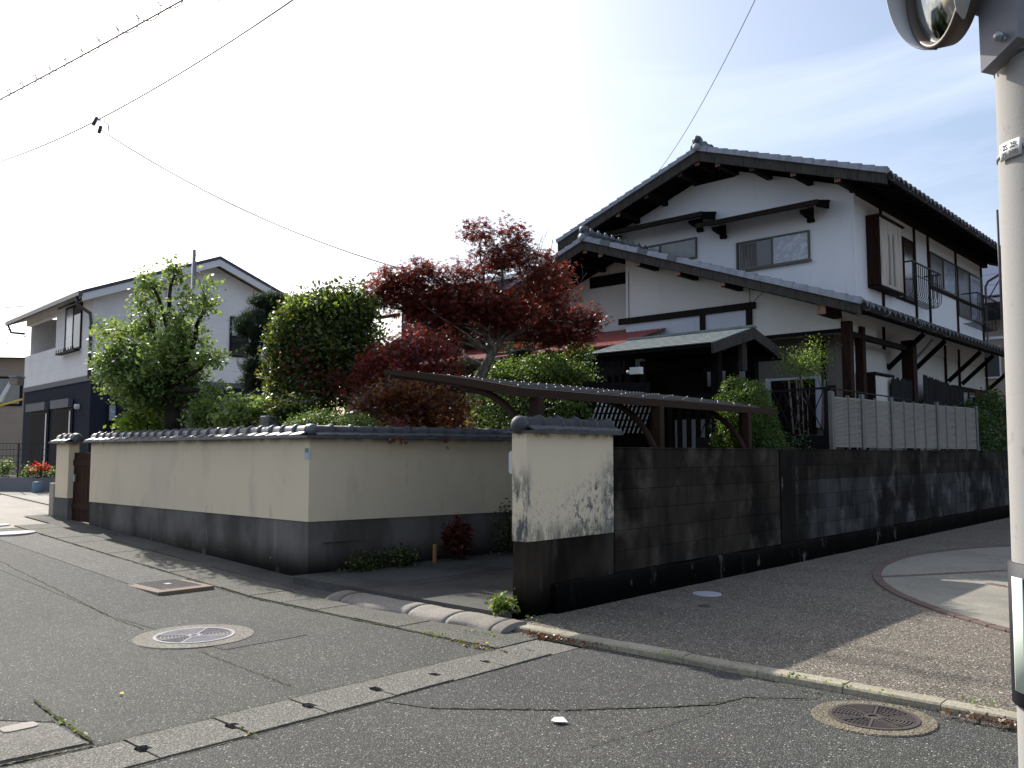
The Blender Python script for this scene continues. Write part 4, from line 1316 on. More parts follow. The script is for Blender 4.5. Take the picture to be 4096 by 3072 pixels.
# lower storey, right face
for y in (13.0, 17.25, 18.4, 21.0):
    MB().box(-1.359, -1.32, y - .05, y + .05, .5, 4.2).build('timber_post', 'wood', H)
for (y, ) in ((13.05,), (14.5,), (17.3,), (18.45,), (21.0,)):
    MB().bar((-1.30, y, 3.30), (-.55, y, 3.98), .07, .09).build('brace', 'wood_black', H)
MB().box(-1.359, -1.31, 17.8, 21, 3.12, 3.24).box(-1.359, -1.31, 19.0, 20.9, 2.68, 2.8).build('rail', 'wood_red', H)
MB().tube([(-.62, 13.9, 3.95), (-.75, 13.9, 3.8), (-1.15, 13.9, 3.4), (-1.2, 13.9, 3.3), (-1.2, 13.9, .6)], .035, 8).build('downpipe', 'galv_dull', H)
MB().tube([(-.40, 20.9, 6.75), (-1.2, 21.0, 6.35), (-1.27, 21.0, 6.2), (-1.27, 21.0, 4.6), (-1.1, 21.0, 4.45)], .035, 8).build('downpipe', 'galv_dull', H)
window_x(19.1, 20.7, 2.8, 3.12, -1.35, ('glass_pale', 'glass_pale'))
sb2 = MB().box(-1.30, -.95, 11.3, 12.25, 1.9, 3.03).build('shutter_box', 'stucco_low', H)
MB().box(-1.33, -.93, 11.25, 11.299, 1.88, 3.05).build('side_board', 'wood_red', sb2)
MB().box(-1.33, -.91, 11.25, 12.3, 3.051, 3.09).build('top_board', 'wood_red', sb2)

def ragged(y0, y1, z0, z1, x, mat, name, label, cat, slope=0):
    m = MB(); n = int((y1 - y0) / .035)
    for i in range(n):
        y = y0 + (y1 - y0) * i / n
        t = z1 + slope * (y - y0) + random.uniform(-.04, .03)
        m.box(x, x + .012 + random.uniform(0, .01), y, y + .033, z0 + random.uniform(-.02, .02), t)
    return tagged(m.build(name, mat), label, cat)
ragged(14.2, 17.2, 2.2, 3.22, -.95, 'reed', 'reed_screen', 'black ragged reed screen hanging behind the pale slatted fence', 'screen', -.05)
ragged(12.0, 13.2, 2.2, 3.02, -.88, 'reed', 'reed_screen', 'narrow black cloth screen between two reddish porch posts', 'screen')
ragged(18.0, 20.2, 2.3, 3.10, -.9, 'mat_brown', 'straw_mat', 'brown straw mat propped against the house near its far end', 'mat')

# red pent roof left of the gate
rp = thing('red_lean_to', 'low red metal lean-to roof between the maple and the white house', 'lean-to', (-7.5, 9, .45))
nr = 44
for i in range(nr):
    x0 = -10.8 + i * .14
    x1 = x0 + .135
    zf = 3.62; zb = 4.30
    MB().add([(x0, 7.9, zf), (x1, 7.9, zf), (x1, 10.25, zb), (x0, 10.25, zb), (x0 + .03, 7.9, zf + .02), (x1 - .03, 7.9, zf + .02), (x1 - .03, 10.25, zb + .02), (x0 + .03, 10.25, zb + .02)],
             [(0, 3, 2, 1), (4, 5, 6, 7), (0, 1, 5, 4), (1, 2, 6, 5), (2, 3, 7, 6), (3, 0, 4, 7)]).build('roof_rib', 'red_metal', rp)
MB().box(-10.8, -4.64, 7.88, 7.93, 3.48, 3.60).build('eave_board', 'wood', rp)
MB().box(-10.7, -4.7, 8.1, 8.2, .5, 3.5).build('wall', 'wood_black', rp)

# ================================================================== NEIGHBOURS
def box_house_left():
    K = at(350, 1815, 25); K.z = .55
    rz = math.atan2(-.072, .997)
    h = thing('neighbour_house', 'two storey house, pale upper floor over a navy ground floor, left background', 'house', K, rz)
    ORG[h.name] = (0, 0, 0)
    z1, ze, zr = 3.24, 5.75, 7.2       # band, eave underside, ridge (above K)
    D = 7.4; Lx = 7.1
    rz_ = lambda y: zr - .40 * abs(y - 3.6)
    # upper body with a recessed balcony at the far end of the street face
    up = MB()
    up.prism([(0, z1), (D - .0, z1), (D, rz_(D) - .2), (3.6, zr - .2), (0, rz_(0) - .2)], 'X', -3.55, 0)
    up.prism([(1.6, z1), (D, z1), (D, rz_(D) - .2), (3.6, zr - .2), (1.6, rz_(1.6) - .2)], 'X', -Lx, -3.551)
    up.box(-Lx, -3.551, 0, 1.599, z1, 4.35)
    up.box(-Lx, -3.551, 0, .15, 5.42, 5.75)
    up.box(-Lx, -Lx + .12, 0.151, 1.59, 4.35, 5.75)
    up.build('upper_wall', 'siding_white', h)
    MB().box(-Lx + .02, -.012, .02, D - .02, -.3, z1 - .001).build('ground_floor_wall', 'siding_navy', h)
    MB().box(-Lx - .01, .02, -.02, D, z1 - .16, z1 - .0).build('band', 'band_grey', h)
    # roof
    for s, (ya, yb) in enumerate(((-.45, 3.6), (D + .3, 3.6))):
        MB().prism([(ya, rz_(ya) - .06), (yb, zr - .06), (yb, zr + .04), (ya, rz_(ya) + .04)], 'X', -Lx - .5, .5).build('roof', 'roof_slate', h)
        MB().prism([(ya, rz_(ya) - .28), (yb, zr - .28), (yb, zr - .061), (ya, rz_(ya) - .061)], 'X', .44, .48).build('bargeboard', 'fascia', h)
        MB().prism([(ya, rz_(ya) - .12), (yb, zr - .12), (yb, zr - .0605), (ya, rz_(ya) - .0605)], 'X', -Lx - .48, .439).build('soffit', 'soffit', h)
    MB().box(-Lx - .5, .5, -.56, -.45, rz_(-.45) - .13, rz_(-.45) - .0).build('eave_gutter', 'gutter_dark', h)
    MB().tube([(.12, -.5, rz_(-.45) - .12), (.1, -.45, rz_(-.45) - .35), (.07, -.1, rz_(-.45) - .55), (.06, -.06, rz_(-.45) - .8), (.06, -.06, z1 - .1)], .05, 8).build('downpipe', 'gutter_dark', h)
    MB().tube([(-Lx - .35, -.5, rz_(-.45) - .12), (-Lx - .3, -.4, rz_(-.45) - .38), (-Lx, -.05, rz_(-.45) - .42)], .04, 8).build('downpipe', 'gutter_dark', h)
    # windows, street face
    def win(x0, x1, z0, z1_, pan, fr='frame_black', lab=None):
        f = MB().box(x0, x1, -.045, -.005, z0, z0 + .06).box(x0, x1, -.045, -.005, z1_ - .06, z1_).box(x0, x0 + .06, -.045, -.005, z0 + .06, z1_ - .06).box(x1 - .06, x1, -.045, -.005, z0 + .06, z1_ - .06).build('window', fr, h)
        W = (x1 - x0 - .12) / len(pan)
        for i, p_ in enumerate(pan):
            a = x0 + .06 + W * i
            MB().box(a, a + W, -.03, -.012, z0 + .06, z1_ - .06).build('pane', p_, f)
            if i: MB().box(a - .03, a + .03, -.042, -.031, z0 + .06, z1_ - .06).build('sash', fr, f)
        return f
    f = win(-2.5, -.95, 4.1, 5.5, ('glass_pale', 'glass'))
    MB().box(-2.75, -.9, -.22, -.05, 4.02, 4.07).build('flower_shelf', 'frame_black', f)
    for k in range(8): MB().box(-2.7 + k * .24, -2.68 + k * .24, -.22, -.20, 4.07, 4.17).build('shelf_bar', 'frame_black', f)
    for (a, b) in ((-6.1, -3.9), (-3.3, -1.45)):
        g_ = MB().box(a, b, -.03, .018, -.2, 2.35).build('shutter_window', 'frame_black', h)
        MB().box(a, b, -.16, -.031, 2.36, 2.62).build('shutter_case', 'band_grey', g_)
        MB().box(a + .1, b - .1, -.045, -.031, -.1, 2.25).build('pane', 'glass_dull', g_)
        MB().box(b - .22, b - .12, -.06, -.046, -.1, 2.25).build('curtain_edge', 'fascia', g_)
    MB().lathe([(.001, -.14), (.07, -.12), (.08, 0)], (-.95, 0, 2.35), 12, 'Y').build('wall_lamp', 'white_paint', h)
    # gable face
    def gwin(y0, y1, z0, z1_, pan):
        f = MB().box(.002, .05, y0, y1, z0, z0 + .06).box(.002, .05, y0, y1, z1_ - .06, z1_).box(.002, .05, y0, y0 + .06, z0 + .06, z1_ - .06).box(.002, .05, y1 - .06, y1, z0 + .06, z1_ - .06).build('window', 'frame_black', h)
        n = len(pan); Hh = (z1_ - z0 - .12) / n
        for i, p_ in enumerate(pan):
            a = z0 + .06 + Hh * i
            MB().box(.012, .03, y0 + .06, y1 - .06, a, a + Hh).build('pane', p_, f)
            if i: MB().box(.031, .046, y0 + .06, y1 - .06, a - .03, a + .03).build('sash', 'frame_black', f)
    gwin(4.2, 4.85, 4.1, 5.42, ('glass', 'glass_pale'))
    gwin(2.3, 2.65, 4.3, 5.2, ('glass_grey',))
    gwin(.48, .78, 1.35, 2.45, ('glass', 'glass_pale'))
    for (y, z) in ((3.2, 1.75), (4.45, 2.2), (3.35, 4.9 + 1.2)):
        MB().lathe([(.001, .07), (.08, .05), (.09, 0)], (0.0, y, z), 12, 'X').build('vent_cap', 'white_paint', h)
    MB().box(.003, .012, 5.0, 5.012, z1, 6.4).build('panel_joint', 'band_grey', h)
    MB().box(.003, .012, 2.1, 2.112, z1, 6.4).build('panel_joint', 'band_grey', h)
box_house_left()

# low retaining wall and yard things at the left edge
rw = thing('retaining_wall', 'low grey concrete retaining wall at the left edge in front of the navy house', 'wall', (-16.5, 1.2, .55))
a_, b_ = at(-260, 1915, 20.2), at(300, 1908, 20.2)
def vwall(m, a, b, z0, z1, th):
    d = Vector((b.x - a.x, b.y - a.y, 0)).normalized(); n_ = Vector((-d.y, d.x, 0)) * th
    vs = [(a.x, a.y, z0), (b.x, b.y, z0), (b.x + n_.x, b.y + n_.y, z0), (a.x + n_.x, a.y + n_.y, z0)]
    vs += [(x, y, z1) for x, y, _ in vs]
    return m.add(vs, [(0, 3, 2, 1), (4, 5, 6, 7), (0, 1, 5, 4), (1, 2, 6, 5), (2, 3, 7, 6), (3, 0, 4, 7)])
vwall(MB(), a_, b_, .4, .945, .15).build('wall', 'ret', rw)
vwall(MB(), a_ + Vector((.05, .3, 0)), b_ + Vector((.05, .3, 0)), .9, .96, 1.5).build('bed_soil', 'soil', rw)
mf = thing('mesh_fence', 'thin dark wire mesh fence above the low retaining wall', 'fence', a_)
for k in range(7):
    p = a_.lerp(b_, k / 6)
    MB().box(p.x - .015, p.x + .015, p.y + .25, p.y + .28, .9, 1.75).build('fence_post', 'rail', mf)
m = MB()
for z in (1.0, 1.15, 1.3, 1.45, 1.6, 1.74):
    m.bar((a_.x, a_.y + .27, z), (b_.x, b_.y + .27, z), .012)
for k in range(40):
    p = a_.lerp(b_, k / 39); m.bar((p.x, p.y + .27, .95), (p.x, p.y + .27, 1.74), .006)
m.build('wire_mesh', 'rail', mf)
p = at(150, 1962, 19.9)
bk = MB().lathe([(.001, 0), (.11, 0), (.13, .02), (.105, .24), (.09, .25), (.001, .25)], (p.x, p.y, gz(p.x)), 18).build('bucket', 'blue')
tagged(bk, 'upturned light blue bucket at the foot of the low retaining wall', 'bucket')
# awning / pipe house further left
p = at(30, 1815, 38)
hh = thing('distant_house', 'beige house with a small balcony at the far left edge behind the navy house', 'house', (p.x, p.y, .6), .9)
ORG[hh.name] = (0, 0, 0)
MB().box(-6, 1.2, 0, 7, 0, 5.4).build('wall', 'siding_beige', hh)
MB().prism([(-.6, 5.1), (7.6, 5.1), (3.5, 7.2)], 'X', -6.6, 1.8).build('roof', 'roof_slate', hh)
wd_ = MB().box(-1.2, .5, -.06, -.005, 3.0, 4.3).build('window', 'frame_black', hh)
MB().box(-1.1, .4, -.07, -.061, 3.1, 4.2).build('pane', 'glass_grey', wd_)
MB().box(-4.5, -1.8, -.9, 0, 2.3, 3.4).build('balcony', 'fascia', hh)
cn = thing('side_canopy', 'small tiled canopy with a slanting white edge board left of the navy house', 'canopy', at(60, 1500, 27))
q0, q1 = at(0, 1605, 27), at(57, 1512, 27)
MB().bar(q0, q1, .10, .12).build('edge_board', 'fascia', cn)
q2, q3 = at(52, 1508, 27), at(84, 1508, 27)
MB().bar(q2, q3, .5, .06).build('tile_row', 'tile_pale', cn)
MB().bar(q2 - Vector((0, 0, .15)), q3 - Vector((0, 0, .15)), .4, .2).build('bracket', 'siding_beige', cn)
MB().bar(at(0, 1622, 27), at(92, 1596, 27), .05, .05).build('lower_edge', 'yellow', cn)

# slate house behind the maple
bh_ = thing('slate_house', 'tall flat dark blue grey house wall rising behind the red maple', 'house', (-16, 16, .5))
MB().prism([(-20.8, .5), (-9, .5), (-9, 7.60), (-20.8, 7.55)], 'Y', 16, 24).build('wall', 'siding_slate', bh_)
MB().prism([(-20.95, 7.56), (-8.9, 7.61), (-8.9, 7.75), (-20.95, 7.70)], 'Y', 15.9, 24.1).build('parapet_cap', 'fascia', bh_)
for (x0, x1, z0, z1) in ((-18.6, -17.6, 3.8, 5.5), (-15.5, -14.4, 4.2, 5.6)):
    f = MB().box(x0, x1, 15.95, 15.995, z0, z1).build('window', 'frame_black', bh_)
    MB().box(x0 + .06, x1 - .06, 15.93, 15.949, z0 + .06, z1 - .06).build('pane', 'glass_grey', f)
MB().box(-22.2, -20.81, 15.85, 15.95, 6.90, 7.02).build('side_beam', 'frame_black', bh_)
bb = thing('beige_house', 'beige tiled house wall with sloping roof left of the slate house', 'house', (-24, 19, .5))
MB().prism([(-28.5, .5), (-20.9, .5), (-20.9, 7.3), (-28.5, 5.2)], 'Y', 19, 24).build('wall', 'siding_beige', bb)
MB().prism([(-29.0, 5.1), (-20.85, 7.35), (-20.85, 7.5), (-29.0, 5.25)], 'Y', 18.6, 24).build('roof', 'roof_slate', bb)
m = MB(); pts = [at(1520, 1350, 29), at(1555, 1375, 29), at(1605, 1376, 29), at(1640, 1362, 29)]
m.tube(pts, .05, 6).build('pipe', 'gutter_dark', bb)

# house with solar panels at the right
rb = thing('solar_house', 'cream house with solar panels on its tiled roof, right background behind the white house', 'house', (-1, 31, .5))
MB().box(-8, 4, 28.6, 36, .5, 6.3).build('wall', 'siding_beige', rb)
MB().prism([(27.9, 6.85), (31.5, 8.9), (36.5, 6.7), (36.5, 6.5), (27.9, 6.65)], 'X', -8.6, 4.4).build('roof', 'roof_slate', rb)
for i in range(8):
    for j in range(3):
        x0 = -6.9 + i * 1.35; y0 = 28.3 + j * .98; zf = lambda y: 6.85 + (y - 27.9) * .5694 + .05
        y1 = y0 + .94; x1 = x0 + 1.3
        MB().add([(x0, y0, zf(y0)), (x1, y0, zf(y0)), (x1, y1, zf(y1)), (x0, y1, zf(y1)), (x0, y0, zf(y0) + .04), (x1, y0, zf(y0) + .04), (x1, y1, zf(y1) + .04), (x0, y1, zf(y1) + .04)],
                 [(0, 3, 2, 1), (4, 5, 6, 7), (0, 1, 5, 4), (1, 2, 6, 5), (2, 3, 7, 6), (3, 0, 4, 7)]).build('solar_panel', 'solar', rb)
MB().box(-8.7, 4.5, 27.75, 27.89, 6.62, 6.80).build('eave_gutter', 'frame_black', rb)
for (x0, x1) in ((-3.3, -2.75), (-2.45, -1.9), (-5, -4)):
    f = MB().box(x0 - .05, x1 + .05, 28.54, 28.598, 4.2, 5.35).build('window', 'fascia', rb)
    MB().box(x0, x1, 28.52, 28.539, 4.26, 5.3).build('pane', 'glass', f)
MB().box(-8, 4, 28.55, 28.599, 5.6, 5.7).build('band', 'fascia', rb)
for x in (-3.2, -2.5):
    MB().bar((x, 28.5, 5.9), (x + .3, 28.0, 6.5), .06).build('bracket', 'frame_black', rb)

# garden stone post behind the wall
p = at(1080, 1640, 11.9)
sp_ = MB().cbox(p.x - .1, p.x + .1, p.y - .1, p.y + .1, .45, 2.02, .015).build('stone_post', 'stone')
tagged(sp_, 'square grey stone post rising behind the beige wall near its corner', 'post')

# ================================================================== STREET FURNITURE
PX, PY = 4.535, -2.078
pole = thing('utility_pole', 'thick round concrete utility pole at the right edge of the picture', 'utility pole', (PX, PY, 0))
MB().lathe([(.207, -.05), (.200, .5), (.172, 3.2), (.11, 9.5), (.0001, 9.5)], (PX, PY, 0), 48).build('shaft', 'pole', pole)
def poleR(z): return .2005 + (.172 - .2005) * (z - .5) / 2.7
bnd = MB().lathe([(poleR(1.12) + .002, 1.10), (poleR(1.12) + .014, 1.095), (poleR(.6) + .014, .585), (poleR(.6) + .002, .58)], (PX, PY, 0), 48).build('wrap_band', 'band_dark', pole)
def patch(az0, az1, z0, z1, off, name, mat, parent, n=10, label=None):
    m = MB(); vs = []
    for i in range(n + 1):
        a = az0 + (az1 - az0) * i / n
        for z in (z0, z1):
            for o_ in (0, .004):
                r = poleR(z) + off + o_
                vs.append((PX + r * math.cos(a), PY + r * math.sin(a), z))
    fs = []
    for i in range(n):
        b = 4 * i
        fs += [(b + 1, b + 5, b + 7, b + 3), (b, b + 2, b + 6, b + 4), (b + 2, b + 3, b + 7, b + 6), (b, b + 4, b + 5, b + 1)]
    fs += [(0, 1, 3, 2), (4 * n, 4 * n + 2, 4 * n + 3, 4 * n + 1)]
    m.add(vs, fs, True)
    return m.build(name, mat, parent, label)
# azimuth of the pole's left limb as seen from the street, and towards the viewer
azc = math.atan2(CAM.y - PY, CAM.x - PX)
limb = azc - math.pi / 2
for k in range(5):
    a = limb + rad(26) + k * rad(62)
    patch(a, a + rad(17), .64, 1.05, .015, 'reflector', 'band_pale', bnd)
pl = patch(limb + rad(29), limb + rad(61), 2.607, 2.673, .008, 'number_plate', 'plate', pole)
def text_on_pole(s, az, z, size):
    cu = bpy.data.curves.new('text', 'FONT'); cu.body = s; cu.size = size; cu.extrude = .0004; cu.offset = .0006; cu.align_x = 'CENTER'
    cu.resolution_u = 3
    ob = bpy.data.objects.new('tmp', cu); COL.objects.link(ob)
    dg = bpy.context.evaluated_depsgraph_get(); dg.update()
    me = bpy.data.meshes.new_from_object(ob.evaluated_get(dg))
    bpy.data.objects.remove(ob)
    for v in me.vertices:
        r = poleR(z) + .0135
        a = az + v.co.x / r
        rr_ = r + v.co.z
        v.co = (rr_ * math.cos(a), rr_ * math.sin(a), z + v.co.y)
    me.materials.clear(); me.materials.append(MT['ink'])
    o = link('lettering', me, pl)
    return o
text_on_pole('2S .25', limb + rad(45), 2.645, .027)
text_on_pole('71-100', limb + rad(45), 2.616, .027)
MB().lathe([(poleR(2.6) + .001, 2.63), (poleR(2.6) + .005, 2.633), (poleR(2.6) + .005, 2.645), (poleR(2.6) + .001, 2.648)], (PX, PY, 0), 40).build('steel_strap', 'galv', pole)
patch(limb + rad(62), limb + rad(85), 1.34, 1.52, .001, 'glue_scar', 'pole_scar', pole)
# step bolts
for (az, z) in ((limb + rad(58), 3.02), (limb + rad(75), 2.15)):
    r = poleR(z); d = Vector((math.cos(az), math.sin(az), 0)); c0 = Vector((PX, PY, z)) + d * r
    MB().tube([c0, c0 + d * .09 + Vector((0, 0, .02))], .012, 8).ball(c0 + d * .1 + Vector((0, 0, .024)), .02, seg=10, rings=6).build('step_bolt', 'galv', pole)
az = limb - rad(1); r = poleR(2.2) + .006
MB().tube([(PX + r * math.cos(az), PY + r * math.sin(az), z) for z in (2.02, 2.45)], .005, 6).build('rod', 'cable', pole)

# traffic mirror on its own bracket
mc = at(3758, -88, 3.3)
MS = .87
tm = thing('traffic_mirror', 'convex traffic mirror with a white hood, bracketed to the utility pole at the top edge', 'traffic mirror', mc)
view = (mc - CAM); view.z = 0; view.normalize()
left = Vector((view.y, -view.x, 0)) * -1
nrm = (left * math.sin(rad(67)) - view * math.cos(rad(67)) - Vector((0, 0, .10))).normalized()
e1 = Vector((0, 0, 1)).cross(nrm).normalized(); e2 = nrm.cross(e1)
def disc(prof, name, mat, a0=0, a1=2 * math.pi, seg=48):
    m = MB(); m.lathe(prof, (0, 0, 0), seg, 'Z', a0, a1)
    m.v = [tuple(mc + e1 * x * MS + e2 * y * MS + nrm * z) for x, y, z in m.v]
    return m.build(name, mat, tm)
disc([(.0001, .055), (.10, .05), (.2, .032), (.275, .004)], 'mirror_glass', 'mirror_face')
disc([(.275, .0), (.285, .03), (.30, .03), (.305, .0), (.30, -.05), (.25, -.07), (.0001, -.075)], 'frame', 'mirror_rim')
hm = MB(); nh = 40; vs = []
for i in range(nh + 1):
    a = rad(-62) + rad(304) * i / nh
    dep_ = .13 * max(0, math.sin(math.pi * i / nh)) ** .55
    for (r_, z_) in ((.306, -.01), (.306, dep_), (.311, dep_), (.311, -.01)):
        vs.append(tuple(mc + e1 * r_ * MS * math.cos(a) + e2 * r_ * MS * math.sin(a) + nrm * z_))
hm.add(vs, [(4 * i + k, 4 * i + (k + 1) % 4, 4 * i + 4 + (k + 1) % 4, 4 * i + 4 + k) for i in range(nh) for k in range(4)], True).build('hood', 'white_paint', tm)
disc([(.27, .008), (.272, .02), (.2725, .02), (.268, .006)], 'label', 'paper', rad(-60), rad(-48), 4)
pc = Vector((PX, PY, 3.22))
dirp = (mc - pc); dirp.z = 0; dirp.normalize()
b0 = mc - nrm * .07
MB().tube([b0, b0 - nrm * .08, pc + dirp * .35 + Vector((0, 0, .10)), pc + dirp * .17 + Vector((0, 0, .0))], .032, 10).build('arm', 'galv_dull', tm)
dirp = (dirp * .72 - view * .69).normalized()
q = pc + dirp * .18
sd = Vector((-dirp.y, dirp.x, 0))
m = MB()
for s in (-1, 1):
    m.bar(q + sd * s * .05 + Vector((0, 0, .35)), q + sd * s * .05 - Vector((0, 0, .22)), .02, .1)
m.build('bracket', 'galv_dull', tm)
vs = [q + sd * -.085 + Vector((0, 0, .3)), q + sd * .07 + Vector((0, 0, .3)), q + sd * .07 + Vector((0, 0, -.20)), q + sd * -.085 + Vector((0, 0, -.27))]
vs += [v + dirp * .07 for v in vs]
MB().add(vs, [(0, 1, 2, 3), (4, 7, 6, 5), (0, 4, 5, 1), (1, 5, 6, 2), (2, 6, 7, 3), (3, 7, 4, 0)]).build('bracket', 'galv_dull', tm)
MB().lathe([(poleR(3.1) + .001, 2.98), (poleR(3.1) + .006, 2.983), (poleR(3.1) + .006, 3.01), (poleR(3.1) + .001, 3.013)], (PX, PY, 0), 40).build('clamp', 'galv', tm)

# ------------------------------------------------------------------ manholes and lids
def manhole(cx_, cy_, R_, r_, label, collar, iron, groove, rot=0.):
    t = thing('manhole', label, 'manhole', (cx_, cy_, 0))
    z = gz(cx_)
    MB().lathe([(r_, z + .009), (R_ - .006, z + .009), (R_, z + .003), (R_, z - .02)], (cx_, cy_, 0), 56, smooth=False).build('collar', collar, t)
    MB().lathe([(r_ + .001, z + .010), (r_ + .0, z + .014), (r_ - .022, z + .014), (r_ - .024, z + .004)], (cx_, cy_, 0), 56, smooth=False).build('rim', iron, t)
    MB().lathe([(.0001, z + .005), (r_ - .023, z + .005)], (cx_, cy_, 0), 48, smooth=False).build('lid', groove, t)
    # raised arcs and spokes
    m = MB(); n = 8
    for k in range(n):
        a = rot + math.pi * 2 * k / n
        ww = .014 if k % 2 == 0 else .008
        d = Vector((math.cos(a), math.sin(a), 0))
        c0 = Vector((cx_, cy_, z + .0085))
        m.bar(c0 + d * .055, c0 + d * (r_ - .023), ww, .008)
    m.build('spokes', iron, t)
    m = MB()
    nr = 9
    for j in range(nr):
        ra = .06 + (r_ - .09) * j / (nr - 1)
        for k in range(8):
            if j % 1: continue
            a0 = rot + math.pi * 2 * k / 8 + .012 / ra; a1 = rot + math.pi * 2 * (k + 1) / 8 - .012 / ra
            if k % 4 in (0, 1) and j > 0:
                # broken arcs: staggered blocks
                nb_ = max(2, int(ra * 30))
                for q_ in range(nb_):
                    f0 = (q_ + .15 + .35 * (j % 2)) / nb_; f1 = min(1, f0 + .5 / nb_)
                    m.lathe([(ra - .006, z + .006), (ra - .005, z + .0125), (ra + .005, z + .0125), (ra + .006, z + .006)], (cx_, cy_, 0), 2, 'Z', a0 + (a1 - a0) * f0, a0 + (a1 - a0) * f1, False)
            else:
                m.lathe([(ra - .006, z + .006), (ra - .005, z + .0125), (ra + .005, z + .0125), (ra + .006, z + .006)], (cx_, cy_, 0), 5, 'Z', a0, a1, False)
    m.build('raised_pattern', iron, t, kind='stuff')
    MB().lathe([(.028, z + .006), (.03, z + .013), (.05, z + .013), (.052, z + .006)], (cx_, cy_, 0), 24, smooth=False).build('hub_ring', iron, t)
    return t
manhole(-1.64, -2.26, .475, .318, 'pale iron manhole lid in a wide concrete collar, left of the cross gutter', 'collar', 'iron_pale', 'iron_groove', .75)
manhole(3.29, -.72, .335, .245, 'dark rusty manhole lid in a mossy collar in front of the kerb', 'collar_old', 'iron_dark', 'iron_groove', .25)
# second collar edge lies partly over the kerb line in the photo: kept clear of the kerb stones

sq = thing('valve_cover', 'rectangular chequered iron cover in a rusty frame near the beige wall', 'cover', (-4.1, -1.28, gz(-4.1)))
zz = gz(-4.1)
MB().cbox(-4.56, -3.66, -1.62, -.99, zz - .03, zz + .016, .004).build('frame', Mat('rusty_concrete', (.21, .155, .11), rough=.9).layer((.18, .14, .10), 6, .4, .7, .8).m, sq)
lid = MB().cbox(-4.43, -3.79, -1.54, -1.07, zz - .02, zz + .021, .004).build('lid', 'iron_pale', sq)
m = MB()
for i in range(26):
    for j in range(18):
        x = -4.42 + .025 * i; y = -1.53 + .026 * j
        if x > -3.80: continue
        m.box(x, x + .014, y, y + .014, zz + .021, zz + .0245)
m.build('studs', 'iron_dark', lid, kind='stuff')
MB().box(-4.16, -4.06, -1.33, -1.27, zz + .0245, zz + .028).build('maker_mark', 'iron_pale', lid)

def lidisc(x, y, r, name, label, mat='disc_white', z=None, sx=1, rot=0):
    z = gz(x) if z is None else z
    m = MB().lathe([(.0001, .012), (r - .006, .012), (r, .006), (r, -.02)], (0, 0, 0), 36, smooth=False)
    m.v = [(x + (px * math.cos(rot) * sx - py * math.sin(rot)), y + (px * math.sin(rot) * sx + py * math.cos(rot)), z + pz) for px, py, pz in m.v]
    return tagged(m.build(name, mat), label, 'lid')
lidisc(.51, 2.26, .15, 'water_lid', 'round pale lid set in the shaded lot beside the block wall', z=.042)
lidisc(-9.45, -1.30, .42, 'water_lid', 'large pale round lid at the far left edge of the road', 'iron_pale')
lidisc(-10.5, -1.15, .25, 'water_lid', 'small pale lid beyond the large lid at the left edge of the road', 'iron_pale')
# oval handle lid on the broken slab (a stadium, seen almost edge on)
ov = []
for k in range(24):
    a = 2 * math.pi * k / 24
    ov.append((-.07 + .035 * math.cos(a) + (.06 if math.cos(a) > 0 else -.06) * .4, -4.08 + .05 * math.sin(a) + (.08 if math.sin(a) > 0 else -.08) * .5))
tagged(MB().prism(ov, 'Z', .0, .016).build('oval_lid', 'pale_concrete'), 'small pale oval lid on the cracked slab in the bottom left corner', 'lid')
tagged(MB().lathe([(.0001, .006), (.06, .006), (.065, 0)], (.85, 1.62, .043), 20, smooth=False).build('drain_lid', 'iron_dark'), 'small dark round drain lid in the shaded lot near the kerb', 'lid')
m = MB().lathe([(.0001, .016), (.26, .016), (.265, .008)], (4.15, .12, .042), 30, smooth=False)
tagged(m.build('service_lid', 'collar_old'), 'concrete service lid beside the utility pole behind the kerb', 'lid')

# ================================================================== CABLES
def catenary(p, q, sag, n=28):
    return [p.lerp(q, i / n) - Vector((0, 0, sag * 4 * (i / n) * (1 - i / n))) for i in range(n + 1)]
def aty(u, v, y):
    a = at(u, v, 1.0); d = a - CAM
    t = (y - CAM.y) / d.y
    return CAM + d * t
def through(pts_uv, y, ext=(0, 0)):
    P = [aty(u, v, y) for u, v in pts_uv]
    return P
def smooth_line(P, n=40):
    """quadratic through three points, prolonged past both ends"""
    a, b, c = P
    L1 = (b - a).length; L2 = (c - b).length; tb = L1 / (L1 + L2)
    out_ = []
    for i in range(n + 1):
        t = -.15 + 1.3 * i / n
        l0 = (t - tb) * (t - 1) / ((0 - tb) * (0 - 1)); l1 = t * (t - 1) / (tb * (tb - 1)); l2 = t * (t - tb) / (1 * (1 - tb))
        out_.append(a * l0 + b * l1 + c * l2)
    return out_
def wire(pts, r, label, mat='cable_grey', cat='cable'):
    return tagged(MB().tube(pts, r, 6).build('power_cable', mat), label, cat, 'overhead cables')
YW = 3.6
J = aty(382, 484, YW)
L = smooth_line(through([(0, 646), (382, 484), (1170, 0)], YW))
wire(L, .017, 'dark overhead cable rising from the left edge through the cable joint')
wire(smooth_line(through([(390, 468), (640, 245), (880, 0)], YW))[5:], .008, 'thin pale overhead wire rising steeply from the cable joint')
wire([J, aty(0, 496, 2.6)], .006, 'very thin level wire running left from the cable joint')
hend = Vector((-8.6, 10.2, 5.35))
j2 = aty(400, 518, YW)
wire(catenary(j2, hend, .75), .014, 'service cable running down from the cable joint to behind the red maple', 'cable_grey')
jt = thing('cable_joint', 'small dark pair of cable clamps where the overhead wires meet, upper left', 'cable joint', J)
MB().tube([J + Vector((-.14, 0, -.07)), J + Vector((.09, 0, .07))], .05, 8).build('clamp', 'cable', jt)
MB().tube([j2 + Vector((-.07, 0, -.08)), j2 + Vector((.06, 0, .08))], .05, 8).build('clamp', 'cable', jt)
